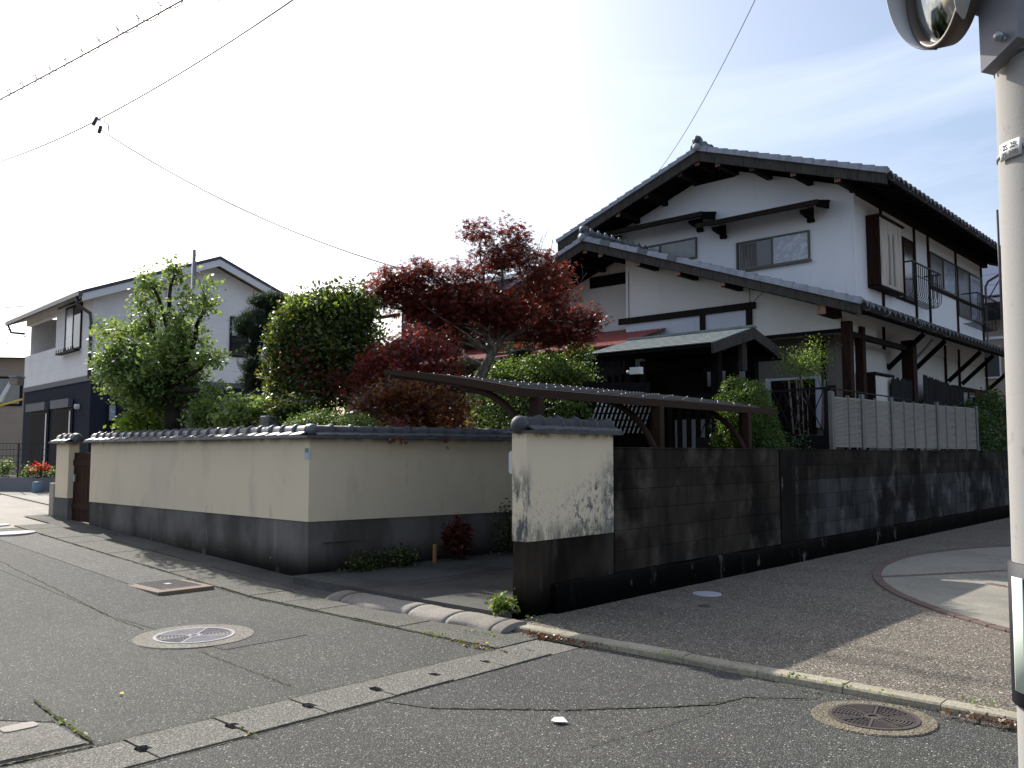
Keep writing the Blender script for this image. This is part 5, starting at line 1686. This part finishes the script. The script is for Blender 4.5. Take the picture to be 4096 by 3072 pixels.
for s in (.25, .38):
    pts = [J + Vector((.08, 0, 0)), J + Vector((.5, 0, -.02 - s * .3)), J + Vector((.75 + s * .5, 0, -.35)), j2 + Vector((.55, 0, -.28)), j2 + Vector((.2, 0, -.1))]
    MB().tube(pts, .009, 5).build('jumper_loop', 'cable_grey', jt)
MB().tube([J, j2], .005, 5).build('tie_wire', 'cable_grey', jt)
# spiral-wrapped bundle
sb_ = thing('spiral_cable', 'thick overhead cable bundle wound with a wire spiral, top left corner', 'cable', aty(360, 200, YW))
Lb = smooth_line(through([(0, 398), (360, 205), (730, 0)], YW), 60)
MB().tube(Lb, .022, 8).build('bundle', 'cable_grey', sb_)
MB().tube([p + Vector((0, .03, .22)) for p in Lb], .011, 5).build('messenger_wire', 'cable_grey', sb_)
sp = []
for i in range(len(Lb) * 8):
    t = i / 8; k = int(t); f = t - k
    if k >= len(Lb) - 1: break
    c_ = Lb[k].lerp(Lb[k + 1], f) + Vector((0, 0, .11))
    a = t * 1.45
    sp.append(c_ + Vector((0, math.cos(a) * .15, math.sin(a) * .15)))
MB().tube(sp, .013, 5).build('spiral', 'cable_grey', sb_)
# right: twisted drop wire to the roof
pA, pB = at(2995, 0, 11.5), at(2612, 712, 19.5)
pA2 = pA + (pA - pB) * .25
pts = catenary(pA2, pB, .28, 90)
wire(pts, .006, 'thin twisted drop wire reaching the left slope of the upper tiled roof', 'cable')
tw = [p + Vector((math.cos(i * .9) * .012, 0, math.sin(i * .9) * .012)) for i, p in enumerate(catenary(pA2, pB, .28, 260))]
for i, (a, b) in enumerate((((0, 735), (75, 728)), ((0, 1318), (88, 1322)), ((0, 1331), (88, 1334)), ((0, 1340), (88, 1343)), ((0, 1382), (88, 1343)), ((0, 1232), (84, 1224)))):
    if i == 0: continue
    wire([at(a[0] - 120, a[1] + (a[1] - b[1]) * 1.3, 36), at(b[0] + 20, b[1], 36)], .018, ('', 'thin distant wire, topmost of the bundle left of the pale house', 'thin distant wire, second of the bundle left of the pale house',
         'thin distant wire, third of the bundle left of the pale house', 'slanting distant wire crossing left of the pale house', 'distant wire meeting the left roof corner of the pale house')[i])
# steel mast in front of the neighbour's gable
p0 = at(752, 1815, 21.5)
mast = thing('steel_mast', 'thin galvanised steel mast rising in front of the pale gable on the left', 'mast', (p0.x, p0.y, .5))
zt = at(752, 1000, 21.5).z
MB().tube([(p0.x, p0.y, .5), (p0.x, p0.y, zt)], .045, 12).build('tube', 'galv', mast)
MB().tube([(p0.x, p0.y, zt - .3), (p0.x + .1, p0.y, zt - .15), (p0.x + .18, p0.y, zt - .1), (p0.x + .12, p0.y, zt + .02), (p0.x, p0.y, zt)], .008, 5).build('cable_loop', 'cable_grey', mast)
MB().box(p0.x + .05, p0.x + .09, p0.y - .03, p0.y + .03, zt - .9, zt - .3).build('clamp', 'galv_dull', mast)

# ================================================================== VEGETATION
def leaves(centers, size, kind, updir=.35, rng=RNG):
    """builds leaf faces round the given centres; returns (verts, faces)"""
    N = len(centers)
    nrm = rng.normal(size=(N, 3)); nrm[:, 2] = np.abs(nrm[:, 2]) + updir
    nrm /= np.linalg.norm(nrm, axis=1)[:, None]
    t = rng.normal(size=(N, 3)); t -= nrm * np.sum(t * nrm, axis=1)[:, None]
    t /= np.linalg.norm(t, axis=1)[:, None]
    b = np.cross(nrm, t)
    s = size * rng.uniform(.65, 1.3, size=N)[:, None]
    c = np.asarray(centers)
    if kind == 'oval':
        v = np.stack([c - t * s * .5, c + b * s * .26 - nrm * s * .06, c + t * s * .5 - nrm * s * .05, c - b * s * .26 - nrm * s * .06], axis=1)
        q = np.arange(N * 4).reshape(N, 4)
        return v.reshape(-1, 3), q
    if kind == 'maple':
        vs = [c[:, None, :]]
        quads = []
        for k, (a, l) in enumerate(((0, 1.), (.75, .85), (-.75, .85), (1.6, .5), (-1.6, .5))):
            d = t * math.cos(a) + b * math.sin(a); e = -t * math.sin(a) + b * math.cos(a)
            L_ = s * .62 * l
            m1 = c + d * L_ * .45 + e * L_ * .13 - nrm * L_ * .05
            tip = c + d * L_ - nrm * L_ * .2
            m2 = c + d * L_ * .45 - e * L_ * .13 - nrm * L_ * .05
            vs.append(np.stack([m1, tip, m2], axis=1))
        v = np.concatenate(vs, axis=1)   # N,16,3
        base = np.arange(N)[:, None] * 16
        q = []
        for k in range(5):
            q.append(np.concatenate([base, base + 1 + 3 * k, base + 2 + 3 * k, base + 3 + 3 * k], axis=1))
        return v.reshape(-1, 3), np.concatenate(q, axis=0)
    if kind == 'needle':
        vs = []
        M = 5
        for k in range(M):
            d = rng.normal(size=(N, 3)); d[:, 2] = np.abs(d[:, 2]) * .9 + .3
            d /= np.linalg.norm(d, axis=1)[:, None]
            e = np.cross(d, nrm); e /= np.linalg.norm(e, axis=1)[:, None] + 1e-6
            vs.append(np.stack([c - e * s * .035, c + e * s * .035, c + d * s + e * s * .012, c + d * s - e * s * .012], axis=1))
        v = np.concatenate(vs, axis=1)
        q = np.arange(N * 4 * M).reshape(-1, 4)
        return v.reshape(-1, 3), q
def raw(name, v, q, mat, parent=None, off=(0, 0, 0), kind=None):
    me = bpy.data.meshes.new(name)
    v = v - np.asarray(off)
    me.vertices.add(len(v)); me.vertices.foreach_set('co', v.astype(np.float32).ravel())
    me.loops.add(q.size); me.loops.foreach_set('vertex_index', q.astype(np.int32).ravel())
    me.polygons.add(len(q)); me.polygons.foreach_set('loop_start', (np.arange(len(q)) * 4).astype(np.int32))
    me.materials.append(MT[mat]); me.update(calc_edges=True); me.validate()
    return link(name, me, parent, kind=kind)
def blob_points(blobs, ncl, per, clr, shell=.6, rng=RNG, zsq=1.):
    """clustered points through a set of ellipsoids (c, (rx,ry,rz))"""
    wts = np.array([(b[1][0] * b[1][1] * b[1][2]) ** .67 for b in blobs]); wts /= wts.sum()
    idx = rng.choice(len(blobs), size=ncl, p=wts)
    C = np.array([list(b[0]) for b in blobs])[idx]; Rr = np.array([list(b[1]) for b in blobs])[idx]
    d = rng.normal(size=(ncl, 3)); d /= np.linalg.norm(d, axis=1)[:, None]
    r = shell + (1.05 - shell) * rng.uniform(0, 1, ncl) ** .7
    r *= 1 + .2 * np.sin(d[:, 0] * 7 + idx) * np.sin(d[:, 2] * 6 + idx * 2)
    cc = C + d * Rr * r[:, None]
    pts = np.repeat(cc, per, axis=0) + rng.normal(size=(ncl * per, 3)) * clr * np.array([1, 1, zsq])
    return pts, cc
def limb_pts(a, b, bend=.15, n=7, rng=random):
    a = Vector(a); b = Vector(b)
    L = (b - a).length
    off = Vector((rng.uniform(-1, 1), rng.uniform(-1, 1), rng.uniform(-.3, .3))) * bend * L
    out_ = []
    for i in range(n + 1):
        t = i / n
        out_.append(a.lerp(b, t) + off * math.sin(math.pi * t) + Vector((rng.uniform(-1, 1), rng.uniform(-1, 1), rng.uniform(-1, 1))) * .02 * L * (1 if 0 < i < n else 0))
    return out_
def plant(name, label, cat, base, blobs, ncl, per, clr, size, kind, mat, trunk=None, barkm='bark_dark', r0=.07, group=None, shell=.6, extra=None, zsq=1., updir=.35, twigs=40):
    base = Vector(base)
    t = thing(name, label, cat, base, 0, group)
    pts, cc = blob_points(blobs, ncl, per, clr, shell, zsq=zsq)
    v, q = leaves(pts, size, kind, updir)
    raw('crown', v, q, mat, t, base)
    if extra:
        for (bl, n2, p2, c2, s2, k2, m2) in extra:
            pts, _ = blob_points(bl, n2, p2, c2, shell, zsq=zsq)
            v, q = leaves(pts, s2, k2, updir)
            raw('crown', v, q, m2, t, base)
    if trunk:
        lr = .16 if name == 'maple_tree' else .42
        m = MB()
        tp = [Vector(p) for p in trunk]
        m.tube(tp, [r0 * (1 - .55 * i / max(1, len(tp) - 1)) for i in range(len(tp))], 10)
        m.build('trunk', barkm, t)
        m = MB()
        for (c, r) in blobs:
            s_ = tp[-1] if random.random() < .7 else tp[max(0, len(tp) - 2)]
            P = limb_pts(s_, Vector(c), .12)
            m.tube(P, [r0 * lr * (1 - .75 * i / (len(P) - 1)) + .004 for i in range(len(P))], 7)
        for k in range(twigs):
            c, r = random.choice(blobs)
            e = cc[random.randrange(len(cc))]
            d = min(blobs, key=lambda b_: (Vector(b_[0]) - Vector(e)).length)
            P = limb_pts(Vector(d[0]), Vector(e), .1, 4)
            m.tube(P, [.010, .008, .006, .005, .003], 5)
        m.build('branches', barkm, t)
    return t

def bl(u, v, d, ru, rv, rd=None):
    """ellipsoid measured on the photograph: centre, half width and half height in picture pixels"""
    c = at(u, v, d); k = d / 3450.0
    rx = ru * k; rz = rv * k; ry = rd if rd else rx
    m_ = (rx + ry) / 2
    return (c, (m_, m_, rz))

def dy(u, y):
    """distance at which the sight line of column u crosses the plane Y = y"""
    a = at(u, 1600, 1.0)
    return (y - CAM.y) / (a.y - CAM.y)
def bp(u, v, y, ru, rv, rd=None):
    return bl(u, v, dy(u, y), ru, rv, rd)
# 1 pruned green tree behind the left wall
d = .85
B = [bp(560, 1390, d, 170, 110), bp(700, 1430, d, 150, 120), bp(640, 1520, d, 170, 90), bp(480, 1450, d, 100, 70), bp(480, 1540, d, 90, 55),
     bp(590, 1230, d, 75, 105), bp(600, 1130, d, 50, 60), bp(700, 1100, d, 30, 60), bp(740, 1250, d, 60, 90), bp(820, 1180, d, 38, 100), bp(740, 1350, d, 90, 70), bp(850, 1430, d, 60, 35), bp(420, 1320, d, 55, 45), bp(640, 1600, d, 120, 50), bp(870, 1570, d, 60, 30)]
tb = at(690, 1720, dy(690, d)); tb.z = .45
plant('garden_tree', 'bushy light green tree with upright shoots behind the beige wall, left', 'tree', tb, B, 820, 16, .07, .085, 'oval', 'leaf_mid',
      [tb, at(690, 1650, dy(690, d)), at(680, 1550, dy(680, d)), at(670, 1450, dy(670, d))], 'bark_dark', .15, shell=.45,
      extra=[([bp(620, 1500, d, 180, 90), bp(560, 1440, d, 150, 80), bp(660, 1580, d, 130, 60)], 480, 15, .07, .08, 'oval', 'leaf_hedge')])  # dark leaves low in the crown: its shaded bottom put into the colour
# 2 dense evergreen
d = 13.2
B = [bl(1200, 1330, d, 110, 110), bl(1330, 1290, d, 130, 110), bl(1430, 1310, d, 65, 100), bl(1300, 1430, d, 180, 110), bl(1180, 1480, d, 100, 90), bl(1400, 1450, d, 110, 110), bl(1400, 1200, d, 40, 50), bl(1250, 1570, d, 170, 90), bl(1470, 1370, d, 40, 60), bl(1270, 1220, d, 50, 40), bl(1470, 1230, d, 35, 50), bl(1110, 1400, d, 40, 60), bl(1190, 1225, d, 35, 40), bl(1350, 1180, d, 30, 45)]
tb = at(1300, 1720, d); tb.z = .45
plant('evergreen_bush', 'large dense evergreen bush with yellowish tips and painted-in highlights between the pale house and the maples', 'bush', tb, B, 1500, 16, .09, .080, 'oval', 'leaf_dark',
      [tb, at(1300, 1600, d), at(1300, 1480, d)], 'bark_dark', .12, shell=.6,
      extra=[([bl(1290, 1235, d, 170, 50), bl(1430, 1240, d, 70, 60), bl(1130, 1360, d, 50, 110), bl(1105, 1560, d, 40, 110), bl(1480, 1340, d, 60, 60)], 260, 11, .07, .075, 'oval', 'leaf_bright')])  # bright leaves on top and left: light highlights put into the colour
# 3 cloud-pruned pine
d = 15.5
B = [bl(1085, 1215, d, 70, 30), bl(1035, 1310, d, 90, 50), bl(1010, 1470, d, 35, 30), bl(1035, 1530, d, 60, 30), bl(1100, 1270, d, 40, 35), bl(1010, 1400, d, 20, 30)]
tb = at(1120, 1720, d); tb.z = .5
plant('pine_tree', 'small cloud-pruned pine with flat dark needle pads left of the evergreen bush', 'pine tree', tb, B, 850, 14, .05, .085, 'needle', 'needle',
      [tb, at(1130, 1560, d), at(1100, 1400, d), at(1100, 1290, d)], 'bark_dark', .09, shell=.5, zsq=.6)
MB().tube([at(1088, 1200, d), at(1084, 1145, d)], [.012, .005], 5).build('shoot', 'leaf_mid', bpy.data.objects['pine_tree'])
# 4 big red maple
d = 13.6
B = [bl(1600, 1150, d, 110, 60), bl(1500, 1165, d, 50, 45), bl(1480, 1210, d, 45, 35), bl(1640, 1230, d, 90, 45), bl(1760, 1240, d, 100, 60), bl(1930, 930, d, 85, 55), bl(2060, 960, d, 60, 80), bl(2000, 1040, d, 120, 70), bl(1690, 1090, d, 90, 65), bl(1560, 1120, d, 95, 50), bl(1530, 1200, d, 70, 45), bl(1720, 1180, d, 100, 60),
     bl(1860, 1120, d, 120, 80), bl(1960, 1200, d, 150, 90), bl(2140, 1060, d, 90, 75), bl(2200, 1140, d, 100, 90), bl(2100, 1250, d, 150, 90), bl(2260, 1270, d, 110, 80), bl(2370, 1280, d, 55, 60), bl(2140, 1350, d, 90, 50), bl(1820, 1290, d, 110, 60), bl(1690, 1270, d, 70, 40), bl(2260, 1370, d, 60, 40), bl(2200, 1330, d, 130, 60), bl(2330, 1340, d, 70, 50), bl(1750, 1340, d, 90, 50), bl(1890, 1230, d, 120, 60), bl(2000, 1300, d, 110, 50)]
tb = at(1905, 1640, d); tb.z = .5
mp_ = plant('maple_tree', 'large spreading dark red maple in the garden in front of the white house', 'maple tree', tb, B, 1650, 13, .08, .11, 'maple', 'leaf_red',
      [tb, at(1890, 1560, d), at(1935, 1480, d), at(1965, 1420, d), at(2005, 1360, d)], 'bark', .12, shell=.25, zsq=.5, twigs=150, updir=1.0,
      extra=[(B[:12], 170, 8, .08, .12, 'maple', 'leaf_crimson')])
m = MB()
for (a, b, r) in (((1965, 1420), (1900, 1320), .055), ((1900, 1320), (1800, 1250), .035), ((1900, 1320), (1700, 1260), .03), ((1700, 1260), (1560, 1210), .015), ((2005, 1360), (2010, 1180), .04), ((2010, 1180), (1990, 980), .02),
                  ((2005, 1360), (2130, 1300), .04), ((2130, 1300), (2290, 1290), .025), ((2010, 1260), (2150, 1100), .025), ((1940, 1470), (1850, 1400), .05), ((1850, 1400), (1740, 1350), .03), ((1990, 1200), (1880, 1100), .02)):
    P = limb_pts(at(a[0], a[1], d), at(b[0], b[1], d + random.uniform(-.4, .4)), .12)
    m.tube(P, [r * (1 - .5 * i / (len(P) - 1)) for i in range(len(P))], 8)
m.build('branches', 'bark', mp_)
m = MB()
for (u, v) in ((2170, 940), (2210, 960), (2190, 920), (2290, 1060), (2250, 1120), (2330, 1080), (1880, 1010), (1905, 1000)):
    b0 = at(u - random.uniform(10, 40), v + 110, d)
    P = limb_pts(b0, at(u, v, d), .1, 5)
    m.tube(P, .005, 4)
    for k in (2, 3, 4):
        m.tube(limb_pts(P[k], P[k] + Vector((random.uniform(-.2, .2), random.uniform(-.2, .2), random.uniform(.05, .2))), .1, 3), .003, 4)
m.build('bare_twigs', 'bark', mp_, kind='stuff')
# 5 low crimson maple
d = 12.2
B = [bl(1640, 1370, d, 75, 60), bl(1530, 1430, d, 80, 50), bl(1660, 1440, d, 60, 50), bl(1770, 1400, d, 75, 70), bl(1780, 1470, d, 80, 60), bl(1600, 1490, d, 110, 50), bl(1480, 1480, d, 60, 50)]
tb = at(1650, 1800, d); tb.z = .45
plant('maple_tree', 'low bright crimson maple just behind the carport roof', 'maple tree', tb, B, 420, 11, .06, .085, 'maple', 'leaf_crimson',
      [tb, at(1655, 1650, d), at(1650, 1520, d)], 'bark_dark', .08, shell=.55,
      extra=[([bl(1200, 1450, 12.7, 80, 50), bl(1300, 1530, 12.6, 90, 50), bl(1460, 1540, 12.4, 90, 50)], 130, 9, .07, .085, 'maple', 'leaf_red')])
# 6 bronze maple under the carport edge
d = 11.9
B = [bl(1560, 1620, d, 90, 70), bl(1700, 1640, d, 110, 60), bl(1470, 1640, d, 70, 55), bl(1640, 1570, d, 160, 40), bl(1600, 1720, d, 150, 40), bl(1830, 1640, d, 60, 60), bl(1780, 1720, d, 100, 30)]
tb = at(1600, 1850, d); tb.z = .45
plant('maple_tree', 'bronze leaved weeping maple under the carport edge, sprigs hanging over the wall', 'maple tree', tb, B, 480, 11, .07, .085, 'maple', 'leaf_bronze',
      [tb, at(1620, 1760, d), at(1640, 1660, d)], 'bark_dark', .08, shell=.3,
      extra=[(B, 300, 9, .08, .085, 'maple', 'leaf_red'), ([bl(1590, 1758, 10.72, 36, 14), bl(1785, 1762, 11.15, 18, 8), bl(1600, 1700, 11.2, 60, 30)], 40, 5, .03, .07, 'maple', 'leaf_red')])
# 7 green shrub under / behind carport
d = 14.0
B = [bl(2060, 1480, d, 120, 45), bl(2180, 1455, d, 110, 45), bl(2290, 1490, d, 100, 45), bl(1970, 1520, d, 80, 40), bl(2320, 1405, d, 50, 35), bl(2150, 1510, d, 180, 35)]
tb = at(2150, 1800, d); tb.z = .45
plant('green_shrub', 'spreading fresh green shrub behind the carport, right of the maple trunk', 'shrub', tb, B, 620, 14, .07, .06, 'oval', 'leaf_green',
      [tb, at(2150, 1650, d), at(2150, 1520, d)], 'bark_dark', .08, shell=.5, zsq=.6)
d = 13.0
B = [bl(1960, 1620, d, 100, 70), bl(2080, 1600, d, 80, 60), bl(2240, 1640, d, 70, 70), bl(2010, 1690, d, 120, 40), bl(2320, 1660, d, 50, 60)]
tb = at(2100, 1850, d); tb.z = .45
plant('green_shrub', 'sunlit leafy shrub seen under the carport roof behind the driveway wall', 'shrub', tb, B, 260, 12, .07, .06, 'oval', 'leaf_green',
      [tb, at(2100, 1740, d), at(2090, 1640, d)], 'bark_dark', .05, shell=.4)
d = 15.0
B = [bl(2085, 1410, d, 55, 30), bl(1860, 1480, d, 60, 40), bl(1990, 1560, d, 60, 30)]
tb = at(2060, 1720, d); tb.z = .45
plant('pine_tree', 'dark pine pad behind the grey maple trunk', 'pine tree', tb, B, 200, 12, .05, .09, 'needle', 'needle', [tb, at(2080, 1560, d), at(2090, 1430, d)], 'bark_dark', .06, shell=.4, zsq=.6)
# 8 clipped hedge just behind the wall corner
d = 11.0
B = [bl(1330, 1690, d, 140, 42, .35), bl(1230, 1700, d, 60, 34, .3), bl(1430, 1705, d, 80, 30, .3)]
tb = at(1330, 1800, d); tb.z = .45
plant('clipped_hedge', 'low domed green azalea just behind the beige wall corner', 'hedge', tb, B, 420, 16, .05, .035, 'oval', 'leaf_green', [tb, at(1330, 1740, d)], 'bark_dark', .03, shell=.6)
# 9 low bushes behind the left wall
for (u, v, ru, rv, dd, mt_, lab) in ((590, 1680, 100, 60, 13.0, 'leaf_bright', 'low bright green bush behind the left part of the beige wall'),
                                     (840, 1650, 60, 45, 13.2, 'leaf_mid', 'small bush right of the garden tree trunk behind the beige wall'),
                                     (1000, 1640, 110, 50, 13.0, 'leaf_mid', 'loose leafy bush behind the beige wall, left of the stone post'),
                                     (1180, 1650, 90, 60, 13.4, 'leaf_dark', 'dark low bush behind the beige wall, right of the stone post')):
    dd = dy(u, .95)
    B = [bl(u, v, dd, ru, rv), bl(u - ru * .6, v + rv * .3, dd, ru * .5, rv * .7), bl(u + ru * .6, v + rv * .2, dd, ru * .5, rv * .7), bl(u - ru * .9, v + rv * .8, dd, ru * .35, rv * .4)]
    tb = at(u, 1800, dd); tb.z = .45
    plant('low_bush', lab, 'bush', tb, B, 170, 12, .07, .085, 'oval', mt_, [tb, at(u, v + 20, dd)], 'bark_dark', .03, shell=.4, twigs=15)
# 10 round topiary, dome and nandina by the lattice fence
def ellipw(x, y, z, rx, ry, rz): return (Vector((x, y, z)), (rx, ry, rz))
plant('topiary_ball', 'domed clipped green topiary beside the roofed gate', 'topiary', (-1.25, 6.4, .45), [ellipw(-1.05, 6.15, 2.08, .40, .50, .52), ellipw(-1.05, 6.25, 1.75, .42, .52, .4)], 1500, 18, .028, .034, 'oval', 'leaf_green',
      [(-1.25, 6.4, .45), (-1.25, 6.4, 1.5)], 'bark_dark', .05, shell=.82)
plant('topiary_ball', 'low green clipped dome behind the top of the block wall', 'topiary', (-.75, 5.6, .45), [ellipw(-.75, 6.05, 1.42, .42, .45, .28)], 420, 16, .04, .035, 'oval', 'leaf_hedge',
      [(-.75, 6.05, .45), (-.75, 6.05, 1.2)], 'bark_dark', .03, shell=.8)
c0 = at(3225, 1450, 14.6)
nb_ = plant('nandina', 'feathery yellow green nandina clump with bare stems right of the gate roof', 'shrub', (c0.x, c0.y, .45),
      [bl(3220, 1440, 14.6, 70, 38), bl(3270, 1425, 14.6, 40, 30), bl(3165, 1460, 14.6, 45, 30), bl(3230, 1480, 14.6, 60, 35), bl(3250, 1390, 14.6, 15, 30)], 230, 12, .11, .032, 'oval', 'leaf_bright', [(c0.x, c0.y, .45), (c0.x, c0.y, 2.3)], 'bark', .015, shell=.1)
m = MB()
for k in range(10):
    a = random.uniform(0, 6.28)
    m.tube([(c0.x + .15 * math.cos(a), c0.y + .15 * math.sin(a), .45), (c0.x + .3 * math.cos(a), c0.y + .3 * math.sin(a), 2.75)], .011, 5)
m.build('stems', 'bark', nb_)
plant('hedge', 'tall dark green hedge at the far end of the block wall beside the pole', 'hedge', (-.6, 17, .45), [ellipw(-.7, 16.4, 1.9, .6, 1.0, .8), ellipw(-.7, 18.3, 2.1, .7, 1.3, .9)], 700, 16, .08, .08, 'oval', 'leaf_hedge',
      [(-.7, 17, .45), (-.7, 17, 1.8)], 'bark_dark', .05, shell=.6)
plant('dark_shrub', 'dark loose shrub in the shade behind the lattice fence', 'shrub', (-1.4, 6.9, .45), [ellipw(-1.7, 7.0, 1.75, .4, .2, .4), ellipw(-.8, 7.0, 1.6, .35, .2, .3)], 160, 12, .07, .05, 'oval', 'leaf_hedge',
      [(-1.4, 6.9, .45), (-1.4, 6.9, 1.6)], 'bark_dark', .04, shell=.4)

# planting along the driveway wall
def small(name, label, cat, base, blobs, ncl, per, clr, size, kind, mat):
    base = Vector(base); t = thing(name, label, cat, base)
    pts, _ = blob_points(blobs, ncl, per, clr, .2)
    v, q = leaves(pts, size, kind); raw('foliage', v, q, mat, t, base)
    m = MB()
    for (c, r) in blobs:
        for k in range(4):
            m.tube([(base.x + random.uniform(-.03, .03), base.y + random.uniform(-.03, .03), base.z), (c[0] + random.uniform(-.5, .5) * r[0], c[1] + random.uniform(-.5, .5) * r[1], c[2])], .004, 4)
    m.build('stems', 'bark_dark', t)
    return t
small('driveway_plant', 'low green plant at the corner foot of the driveway wall', 'plant', (-3.15, .8, .12), [ellipw(-3.2, .7, .18, .15, .45, .1), ellipw(-3.1, 1.2, .22, .14, .3, .12)], 120, 10, .05, .05, 'oval', 'leaf_dark')
small('driveway_plant', 'reddish shrub against the foot of the driveway wall', 'shrub', (-2.9, 2.0, .14), [ellipw(-2.95, 2.0, .42, .16, .2, .26)], 110, 10, .04, .06, 'oval', 'leaf_red')
small('driveway_plant', 'dark green bushy plant at the foot of the driveway wall beside the mouldy pier', 'shrub', (-2.7, 2.9, .15), [ellipw(-2.75, 2.9, .42, .2, .35, .28), ellipw(-2.65, 3.5, .5, .2, .3, .3), ellipw(-2.8, 2.75, .72, .08, .08, .12)], 220, 10, .06, .05, 'oval', 'leaf_dark')
tagged(MB().cbox(-3.0, -2.96, 1.60, 1.64, .1, .36, .004).build('stake', 'orange_wood'), 'short orange wooden stake at the foot of the driveway wall', 'stake')
small('weed_clump', 'bright green weed tuft at the foot of the mouldy pier', 'weed', (-.16, -.08, .1), [ellipw(-.2, -.10, .16, .10, .08, .07)], 45, 10, .03, .05, 'oval', 'leaf_weed')
k0 = at(150, 1885, 19.6)
fl = small('rose_bush', 'rose bush with red flowers on the low retaining wall at the left edge', 'rose bush', (k0.x, k0.y, .95), [bl(165, 1885, 20.6, 45, 20), bl(110, 1890, 20.6, 30, 15), bl(210, 1893, 20.6, 30, 12)], 90, 10, .06, .07, 'oval', 'leaf_mid')
pts, _ = blob_points([bl(160, 1865, 20.4, 30, 12), bl(128, 1884, 20.4, 12, 6), bl(185, 1876, 20.4, 12, 6)], 26, 7, .03, .5)
v, q = leaves(pts, .07, 'oval'); raw('flowers', v, q, 'petal', fl, (k0.x, k0.y, .95))
small('yard_plant', 'pale leafy potted plant at the far left edge above the retaining wall', 'plant', tuple(at(20, 1880, 20.8).xy) + (.95,), [bl(20, 1870, 20.8, 30, 25)], 50, 9, .06, .07, 'oval', 'leaf_mid')
# weeds in the joints, tiny
pts = []
for (x, y, n_, s_) in ((-11.3, .0, 30, .12), (.05, -.62, 25, .08), (-.1, -.9, 30, .15), (.3, -.95, 20, .1), (-.6, -.2, 14, .06), (2.68, -.42, 18, .05), (2.85, -.41, 8, .04), (3.05, -.42, 8, .04), (3.25, -.42, 10, .04), (1.7, -.41, 8, .04), (3.72, -.24, 12, .04),
                       (-.02, -3.87, 14, .06), (.2, -3.9, 12, .06), (-1.2, -.16, 14, .1), (-2.0, -.2, 10, .1), (.1, -.05, 20, .08), (.93, -3.3, 8, .05)):
    for k in range(n_):
        pts.append((x + random.gauss(0, s_), y + random.gauss(0, s_ * .3), gz(x) + random.uniform(.005, .03) + (.06 if y > -.45 and x > 0 else 0)))
v, q = leaves(np.array(pts), .03, 'oval', .1)
raw('weeds', v, q, 'leaf_weed', None, kind='stuff')
pts = []
for (x, y, n_, s_, z) in ((.55, -.40, 160, .12, .03), (.9, -.40, 90, .18, .03), (4.3, -.42, 420, .30, .04), (3.9, -.42, 120, .15, .03), (-6.5, -.1, 60, 1.2, .2), (.35, -1.0, 60, .15, .012)):
    for k in range(n_):
        pts.append((x + random.gauss(0, s_), y + random.gauss(0, .025), gz(x) + random.uniform(.0, .03) + z * .5))
v, q = leaves(np.array(pts), .030, 'oval', .2)
raw('leaf_litter', v, q, 'dry', None, kind='stuff')
# litter on the road
p = Vector((2.02, -1.98, 0))
m = MB()
m.add([(1.99, -2.02, .012), (2.05, -2.04, .02), (2.08, -1.98, .012), (2.03, -1.96, .026), (1.98, -1.98, .02)], [(0, 1, 3), (1, 2, 3), (0, 3, 4)])
q_ = m.build('tissue', 'paper')
tagged(q_, 'small crumpled white paper scrap on the asphalt right of the cross gutter', 'litter')
for (x, y, lab) in ((.33, -.86, 'tiny yellow and white wrapper on the gutter near the mortar ramp'), (-.35, -3.42, 'tiny yellow leaf on the asphalt near the bottom left slab')):
    m = MB().add([(x, y, .012), (x + .03, y - .01, .016), (x + .035, y + .015, .012), (x + .01, y + .02, .02)], [(0, 1, 2, 3)])
    tagged(m.build('wrapper', 'yellow'), lab, 'litter')
